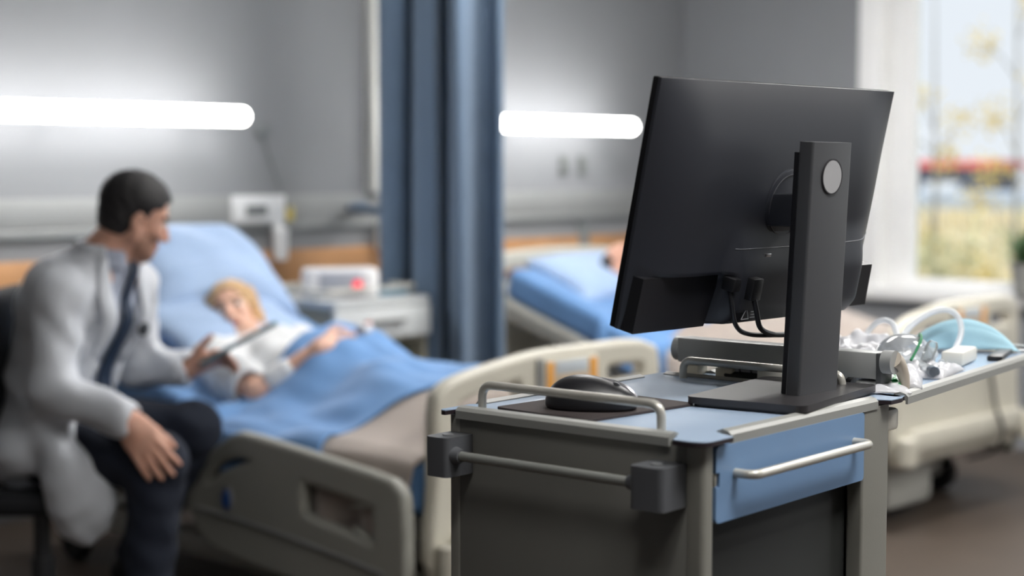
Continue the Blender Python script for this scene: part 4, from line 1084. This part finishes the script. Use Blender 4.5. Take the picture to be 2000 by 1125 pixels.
v.ell(H2_.p(0, -.018, .038), A(.085, .106, .090)*k, 0, 'u', R); v.ell(H2_.p(0, -.05, -.04), A(.088, .070, .085)*k, .03, 'u', R)
for s in (-1, 1): v.cap(H2_.p(s*.066, .022, .05), H2_.p(s*.080, -.012, -.09), .026*k, .020*k, .02)
v.ell(H2_.p(0, .085, -.022), A(.060, .075, .088)*k, .015, 's', R)
v.mesh('hair', mat('hair_blond', (206, 170, 126), 0.55, vary=.25, vscale=60, bump=.7, bscale=160), .005, wo, disp=lambda X, Y, Z: .003*np.sin(X*130+Z*40)*np.sin(Y*110+Z*90))
m_gown = mat('gown_white', (222, 224, 226), 0.88, vary=.02, bump=.2, bscale=40)
v = Vol(); limb(v, [hipc, wai, ches, nk+A(0, -.03, -.03)], [.135, .118, .118, .062], .05); v.cap(sL, sR, .072, .072, .04); v.ell(hipc, (.185, .14, .118), .05)
limb(v, [sL, sL*.30+eL*.70+A(-.01, -.01, .0)], [.075, .078], .04); limb(v, [sR, sR*.35+eR*.65+A(.01, 0, 0)], [.075, .075], .04)
v.cap(nk+A(0, .02, .03), nk+A(-.02, -.05, .12), .066, .075, .01, 's'); v.cap(sL*.28+eL*.72, eL+(eL-sL)*.3, .05, .058, .008, 's'); v.cap(sR*.33+eR*.67, eR+(eR-sR)*.3, .05, .056, .008, 's')
v.mesh('gown', m_gown, .0075, wo, disp=lambda X, Y, Z: .006*np.sin(X*36+Y*30+1.2*np.sin(Y*19-X*8))+.003*np.sin(Y*70-X*33))
v = Vol(); a_ = eL*.72+wL*.28; b_ = eL*.52+wL*.48; v.cap(a_, b_, .041, .038, 0); v.mesh('bandage', mat('bandage_white', (226, 228, 230), .9), .006, wo)
# finger clip sensor with red tip
fs = thing('pulse_sensor', 'white finger pulse sensor with red tip by the woman\'s hand', 'medical device', tuple(A(*BED1)+A(.065, .85, .812)), .4)
MB().box((-.035, -.018, -.014), (.03, .018, .016), .008).build('clip_shell', m_dev, fs); MB().box((.012, -.010, .010), (.034, .010, .024), .005).build('red_tip', mat('tip_red', (190, 84, 84), .4), fs)

# ---- the man in the far bed, mostly behind the monitor
ma = thing('person', 'balding man lying in the far bed, half hidden by the monitor', 'person', BED2)
H3 = Head((-.035, 1.60, .885), (.10, -.55, .80), (.0, .85, .5), 1.0)
h_, w_, c_, n_ = A(.03, .84, .65), A(.03, 1.0, .68), A(.03, 1.2, .74), A(.0, 1.44, .81)
v = Vol(); H3.add(v, n_, .06); limb(v, [h_, w_, c_, n_], [.13, .12, .125, .07], .06); v.cap(A(-.17, 1.36, .79), A(.22, 1.36, .79), .07, .07, .05)
limb(v, [A(-.17, 1.36, .79), A(-.23, 1.06, .62), A(-.20, .80, .58)], [.05, .042, .03]); limb(v, [A(.22, 1.36, .79), A(.28, 1.06, .62), A(.24, .80, .58)], [.05, .042, .03])
for s in (-1, 1): limb(v, [h_+A(s*.09, 0, 0), A(.03+s*.10, .46, .64), A(.03+s*.08, .14, .60)], [.08, .058, .04])
v.mesh('body', None, .007, ma, mats=[m_skin, m_lips, m_brow, m_eyew, m_iris, m_beard], pick=H3.pick(True), smooth=1)
v = Vol(); R = H3.R
v.ell(H3.p(0, -.016, .030), (.080, .103, .086), 0, 'u', R); v.ell(H3.p(0, -.04, -.03), (.070, .06, .06), .03, 'u', R)
v.box(H3.p(0, .10, .02), (.15, .09, .2), .02, .012, 's', R); v.ell(H3.p(0, .02, .12), (.055, .10, .06), .01, 's', R); v.box(H3.p(0, 0, -.15), (.15, .2, .07), .01, .012, 's', R)
v.mesh('hair', mat('hair_dark_brown', (52, 44, 42), .6, vary=.2, vscale=90), .006, ma)
v = Vol(); limb(v, [h_, w_, c_, n_+A(0, -.03, -.03)], [.145, .135, .142, .085], .06); v.cap(A(-.17, 1.36, .79), A(.22, 1.36, .79), .085, .085, .05)
limb(v, [A(-.17, 1.36, .79), A(-.24, 1.12, .70)], [.078, .075], .03); limb(v, [A(.22, 1.36, .79), A(.29, 1.12, .70)], [.078, .075], .03); v.cap(n_+A(0, .0, .05), n_+A(0, -.06, .15), .07, .08, .01, 's')
v.mesh('gown', mat('gown_blue', (120, 158, 208), .88, vary=.04, bump=.2, bscale=40), .009, ma, disp=lambda X, Y, Z: .005*np.sin(X*36+Y*30+1.2*np.sin(Y*19-X*8)))
# ------------------------------------------------------------------ things on the overbed table
m_kb = mat('keyboard_black', (34, 34, 38), 0.45); m_key = mat('keycap_grey', (172, 172, 176), 0.5)
kb = thing('keyboard', 'small dark keyboard lying behind the grey beam on the table', 'keyboard', tp(.150, .190, ZW+.012), math.radians(9.5-4)); kb.rotation_euler[1] = -.30
MB().box((-.055, -.10, 0), (.055, .10, .010), .003).build('keyboard_base', m_kb, kb)
for i in range(5):
    for j in range(10):
        x = -.045+i*.0205; y = -.09+j*.0187
        MB().prism([(x, y), (x+.0165, y), (x+.0165, y+.0155), (x, y+.0155)], .010, .0145).build('key', m_key, kb, smooth=False)
m_box = mat('carton_white', (226, 224, 216), 0.5)
o = MB().box((-.022, -.028, 0), (.022, .028, .02), .004).build('dispenser', m_box, None, True, tp(.098, .200, ZW+.0005), math.radians(12)); tag(o, 'small off-white block under the grey beam beside the keyboard', 'box')
# clear oxygen mask
m_clear = clear_mat('clear_vinyl', (246, 249, 250), 0.35, 0.12, 0.16)
m_bag = clear_mat('white_film', (250, 250, 252), 0.45, 0.16, 0.55)
m_hose = clear_mat('milky_hose', (244, 246, 248), 0.3, 0.15, 0.70)
om = thing('oxygen_mask', 'clear oxygen mask with green strap lying on the table', 'oxygen mask', tp(.335, .105, ZW+.001), math.radians(20))
v = Vol().ell((0, 0, .012), (.062, .046, .042), k=0).cap((.04, 0, .02), (.075, -.01, .012), .014, .011, k=.02).box((0, 0, -.05), (.2, .2, .05), 0, k=.004, op='s')
v.mesh('mask_shell', m_clear, .0035, om)
MB().tube([Vector(q) for q in spline([(-.055, -.02, .02), (-.02, -.028, .046), (.02, -.02, .052), (.055, -.012, .034)], 8, False)], .0022, 8).build('strap', mat('strap_green', (24, 128, 78), 0.5), om)
MB().lathe([(0, 0), (.009, 0), (.009, .03), (.006, .036), (0, .036)], seg=16, M=Matrix.Translation((-.02, -.035, .012)) @ Matrix.Rotation(math.radians(20), 4, 'X')).build('mask_valve', m_clear, om)
mb = MB(); mb.tube([(.07+i*.004, -.012-.001*i, .012) for i in range(12)], [.0085+.0018*(i % 2) for i in range(12)], 14); mb.build('swivel_connector', m_hose, om)
def hose(pts, r, lab):
    o0 = Vector(pts[0]); o = MB().tube([Vector(q)-o0 for q in spline(pts, 10, False)], r, 14).build('tubing', m_hose, None, True, o0); return tag(o, lab, 'tubing', None)
q = lambda s, t, z: tuple(tp(s, t, z))
hose([q(.38, .215, ZW+.006), q(.435, .225, ZW+.010), q(.474, .222, ZW+.036), q(.474, .200, ZW+.058), q(.450, .168, ZW+.057), q(.405, .138, ZW+.026), q(.37, .118, ZW+.006), q(.30, .125, ZW+.006)], .0046, 'lower white tubing loop arching beside the grey beam end')
hose([q(.36, .17, ZW+.0065), q(.42, .155, ZW+.018), q(.50, .155, ZW+.052), q(.565, .135, ZW+.072), q(.585, .112, ZW+.066), q(.565, .095, ZW+.040), q(.50, .085, ZW+.013), q(.40, .07, ZW+.0065)], .0048, 'taller white tubing loop arching in front of the blue face mask')
def pouch(c, w, l, h, yaw, seed, lab, m=None):
    a = np.linspace(-1, 1, 29); U, V = np.meshgrid(a, a, indexing='ij'); e = np.clip((1-np.abs(U)**4)*(1-np.abs(V)**4), 0, 1)**.7
    n = wav(U*2.4, V*2.4, seed, 1.15)
    P = np.stack([U*w/2, V*l/2, .0012+h*e*(0.60+0.42*n).clip(0.05)], -1)
    o = grid_mesh('pouch', P, m or m_bag, None, .0012); o.location = tp(*c); o.rotation_euler = (0, 0, math.radians(9.5+yaw)); return tag(o, lab, 'medical pouch', None)
pouch((.16, .065, ZW+.001), .12, .10, .030, 20, 4, 'crumpled white film pouch at the near left corner of the table')
pouch((.25, .150, ZW+.001), .14, .11, .040, -15, 9, 'crumpled white film pouch under the lower tubing loop')
pouch((.30, .050, ZW+.001), .13, .07, .024, 5, 14, 'white film pouch in front of the oxygen mask along the rim')
pouch((.44, .215, ZW+.001), .16, .12, .050, 30, 19, 'white film pouch at the back of the table behind the tubing')
pouch((.225, .235, ZW+.001), .13, .12, .045, 10, 24, 'white film pouch behind the keyboard side of the beam')
pouch((.085, .045, ZW+.001), .075, .075, .012, 30, 31, 'flat white film pouch at the table corner beside the lever')
pouch((.37, .155, ZW+.001), .12, .10, .045, 50, 37, 'white film pouch between the two tubing loops')
o = MB().box((-.05, -.017, 0), (.05, .017, .022), .004).build('carton', m_box, None, True, tp(.455, .06, ZW+.0015), math.radians(9.5+6)); tag(o, 'flat white carton in front of the blue face mask', 'carton')
gc = thing('tourniquet_clip', 'green plastic clip lying at the beam\'s foot', 'clip', tp(.105, .030, ZW+.004), math.radians(9.5+28))
m_green = mat('clip_green', (26, 140, 72), 0.4)
MB().box((-.012, -.006, 0), (.012, .006, .007), .002).build('clip_body', m_green, gc); MB().tube([(.008, 0, .006), (.035, 0, .012), (.05, .002, .022)], [.005, .004, .002], 10).build('clip_tongue', m_green, gc)
sy = thing('syringe', 'clear syringe with dark plunger lying before the oxygen mask', 'syringe', tp(.265, .045, ZW+.012), math.radians(9.5+40))
MB().cyl((-.035, 0, 0), (.035, 0, 0), .0085, 18).build('barrel', m_clear, sy); MB().cyl((-.034, 0, 0), (-.02, 0, 0), .0075, 16).build('plunger', mat('plunger_blue', (86, 112, 140), 0.4), sy); MB().cyl((.035, 0, 0), (.05, 0, 0), .003, 10).build('nozzle', m_clear, sy)
# blue face mask, pleated, bowed upward
m_mask = mat('mask_blue', (158, 198, 214), 0.8, vary=0.03, bump=0.1, bscale=300)
fm = thing('face_mask', 'pale blue pleated face mask lying on the far end of the table', 'face mask', tp(.640, .120, ZW+.002), math.radians(9.5-62))
a = np.linspace(-1, 1, 49); U, V = np.meshgrid(a, np.linspace(-1, 1, 37), indexing='ij')
pl = np.abs(((V*3.0) % 1.0)-0.5)*0.006
Z = 0.002+0.046*(1-U**2)**0.9*(1-np.abs(V)**2.4)+pl*(1-np.abs(U)**6)
P = np.stack([U*.0875, V*.05*(1-.12*(1-U**2)), Z], -1)
grid_mesh('mask_cloth', P, m_mask, fm, .0012)
for s in (-1, 1):
    MB().tube([Vector(p_) for p_ in spline([(s*.085, -.045, .004), (s*.105, -.03, .004), (s*.112, 0, .005), (s*.105, .03, .004), (s*.085, .045, .004)], 6, False)], .0016, 8).build('ear_loop', m_white, fm)
sb = MB().box((-.06, -.012, 0), (.06, .012, .008), .002).build('marker_pen_case', m_black, None, True, tp(.575, .034, ZW+.0005), math.radians(9.5+10)); tag(sb, 'flat black case on the table beside the near rim', 'case')

# ------------------------------------------------------------------ window sill plant
pt = thing('potted_plant', 'green plant in a grey pot on the window sill', 'potted plant', (7.19, 3.50, .7305))
m_pot = mat('pot_grey', (160, 160, 156), 0.6)
MB().lathe([(0, 0), (.085, 0), (.105, .14), (.11, .15), (.10, .15), (.095, .13), (0, .13)], seg=32).build('pot', m_pot, pt)
rr = random.Random(3); bmq = bmesh.new()
for i in range(240):
    a_ = rr.uniform(0, 6.28); el = rr.uniform(.3, 1.5); Lf = rr.uniform(.10, .22)
    d = Vector((math.cos(a_)*math.cos(el), math.sin(a_)*math.cos(el), math.sin(el))); sd = d.cross(Vector((0, 0, 1))).normalized()*.008
    b0 = Vector((rr.uniform(-.06, .06), rr.uniform(-.06, .06), .13)); tip = b0+d*Lf-Vector((0, 0, .05*Lf))
    md_ = (b0+tip)/2+Vector((0, 0, .02))
    vs_ = [bmq.verts.new(p_) for p_ in (b0, md_+sd, tip, md_-sd)]; bmq.faces.new(vs_)
me = bpy.data.meshes.new('foliage'); bmq.to_mesh(me); bmq.free(); link_mesh('foliage', me, mat('leaf_green', (70, 110, 66), 0.6, vary=.2), pt)

# ------------------------------------------------------------------ outside
m_gr = mat('garden_ground', (206, 202, 188), 0.95, vary=0.1, vscale=.5)
g = MB().box((XR+.3, -60, -1.05), (120, 120, -1.0)).build('garden_ground', m_gr, None, False); tag(g, kind='structure')
m_bd = mat('far_wall', (84, 92, 108), 0.8); m_rf = mat('far_roof', (206, 92, 92), 0.7); m_snow = mat('far_white', (222, 226, 232), 0.8)
bd = thing('long_building', 'long dark building with red roof in the distance outside', 'building', (48, 26, -1))
MB().box((-1, -1.6, 0), (1, 22, 2.25)).build('wall', m_bd, bd, False); MB().prism([(-1.2, 2.25), (1.2, 2.25), (.6, 2.5), (-.6, 2.5)], -1.9, 22.4, Matrix(((1, 0, 0, 0), (0, 0, 1, 0), (0, 1, 0, 0), (0, 0, 0, 1)))).build('roof', m_rf, bd, False)
for i in range(9): MB().box((-1.05, -0.6+i*2.4, .9), (-.98, .6+i*2.4, 1.8)).build('window', m_snow, bd, False)
sh = thing('low_shed', 'low white shed in front of the dark building outside', 'building', (36, 20, -1))
MB().box((-2, -9, 0), (2, 8, 1.55)).build('wall', m_snow, sh, False); MB().box((-2.2, -9.2, 1.55), (2.2, 8.2, 1.7)).build('roof', mat('shed_roof', (176, 186, 200), .7), sh, False)
fe = thing('wooden_fence', 'pale slatted fence across the garden outside', 'fence', (20, 11, -1))
mb = MB()
for i in range(90): mb.box((-.02, -6+i*.16, 0.0), (.02, -5.87+i*.16, 1.75))
mb.build('slat_panel', mat('fence_pale', (214, 198, 160), .8, vary=.1), fe, False)
for z in (.3, 1.5): MB().box((.02, -6, z), (.06, 8.4, z+.08)).build('fence_rail', mat('fence_pale', (214, 198, 160)), fe, False)
m_bark = mat('sapling_bark', (150, 146, 138), 0.9, vary=.1); m_yel = mat('leaf_yellow', (222, 198, 116), 0.8, vary=.15); m_pale = mat('leaf_pale', (206, 202, 164), 0.8, vary=.2)
def leaves(name, m, centres, n, spread, size, parent, seed):
    r_ = np.random.RandomState(seed); V_, F_ = [], []
    for c in centres:
        for i in range(n):
            p_ = np.array(c)+r_.normal(0, 1, 3)*spread; a1 = unit(r_.normal(0, 1, 3))*size*r_.uniform(.6, 1.3); a2 = unit(np.cross(a1, r_.normal(0, 1, 3)))*size*.55
            k_ = len(V_); V_ += [p_-a1, p_+a2, p_+a1, p_-a2]; F_.append((k_, k_+1, k_+2, k_+3))
    me = bpy.data.meshes.new(name); me.from_pydata([tuple(map(float, v_)) for v_ in V_], [], F_); return link_mesh(name, me, m, parent)
def sapling(loc, h, clumps, label, seed, m=None, n=70, spread=.085):
    t_ = thing('young_tree', label, 'tree', loc, 0, None); r_ = random.Random(seed)
    mb = MB(); mb.tube([(0, 0, 0), (.03, .02, h*.5), (0, .05, h)], [.03, .02, .006], 8)
    cs = []
    for a_, z_ in clumps:
        e = (0.6*a_, -a_, z_); cs.append(e); mb.tube([(0.01, .02, z_-.35), (0.3*a_, -a_*.5, z_-.12), e], [.010, .007, .004], 6)
    mb.build('trunk', m_bark, t_); leaves('foliage', m or m_yel, cs, n, spread, .034, t_, seed); return t_
sapling((14.6, 8.15, -1), 4.2, [(-.35, 2.1), (.1, 2.35), (.45, 2.3), (-.15, 3.0), (.2, 2.75), (-.5, 2.8), (-.1, 1.6), (.3, 1.4), (-.3, 1.1)], 'young tree with sparse yellow leaves left of the taller sapling outside', 5)
sapling((14.9, 7.45, -1), 4.8, [(-.3, 2.0), (.25, 2.4), (-.2, 2.8), (.2, 3.1), (-.3, 3.5), (.1, 3.9), (.3, 1.6), (-.2, 1.3), (0, 1.0)], 'taller young tree with yellow leaves at the right edge outside', 6)
def shrub(loc, r, h, label, m, seed):
    t_ = thing('garden_shrub', label, 'shrub', loc); mb = MB(); r_ = random.Random(seed)
    cs = [(r_.uniform(-r, r)*.7, r_.uniform(-r, r), r_.uniform(.1, h)) for _ in range(16)]
    for c in cs[:8]: mb.tube([(0, 0, 0), (c[0]*.5, c[1]*.5, c[2]*.6), c], [.015, .01, .005], 6)
    mb.build('stem', m_bark, t_); leaves('foliage', m, cs, 90, .14, .045, t_, seed)
shrub((13.4, 8.05, -1), .40, 1.0, 'dark green-yellow shrub low at the left of the window view', mat('leaf_olive', (160, 158, 120), .8, vary=.25), 3)
shrub((13.6, 7.35, -1), .65, 1.75, 'large pale yellow shrub in the middle of the window view', m_pale, 4)
shrub((13.9, 6.7, -1), .55, 1.3, 'pale yellow shrub behind the potted plant outside', mat('leaf_straw', (208, 200, 160), .8, vary=.2), 8)
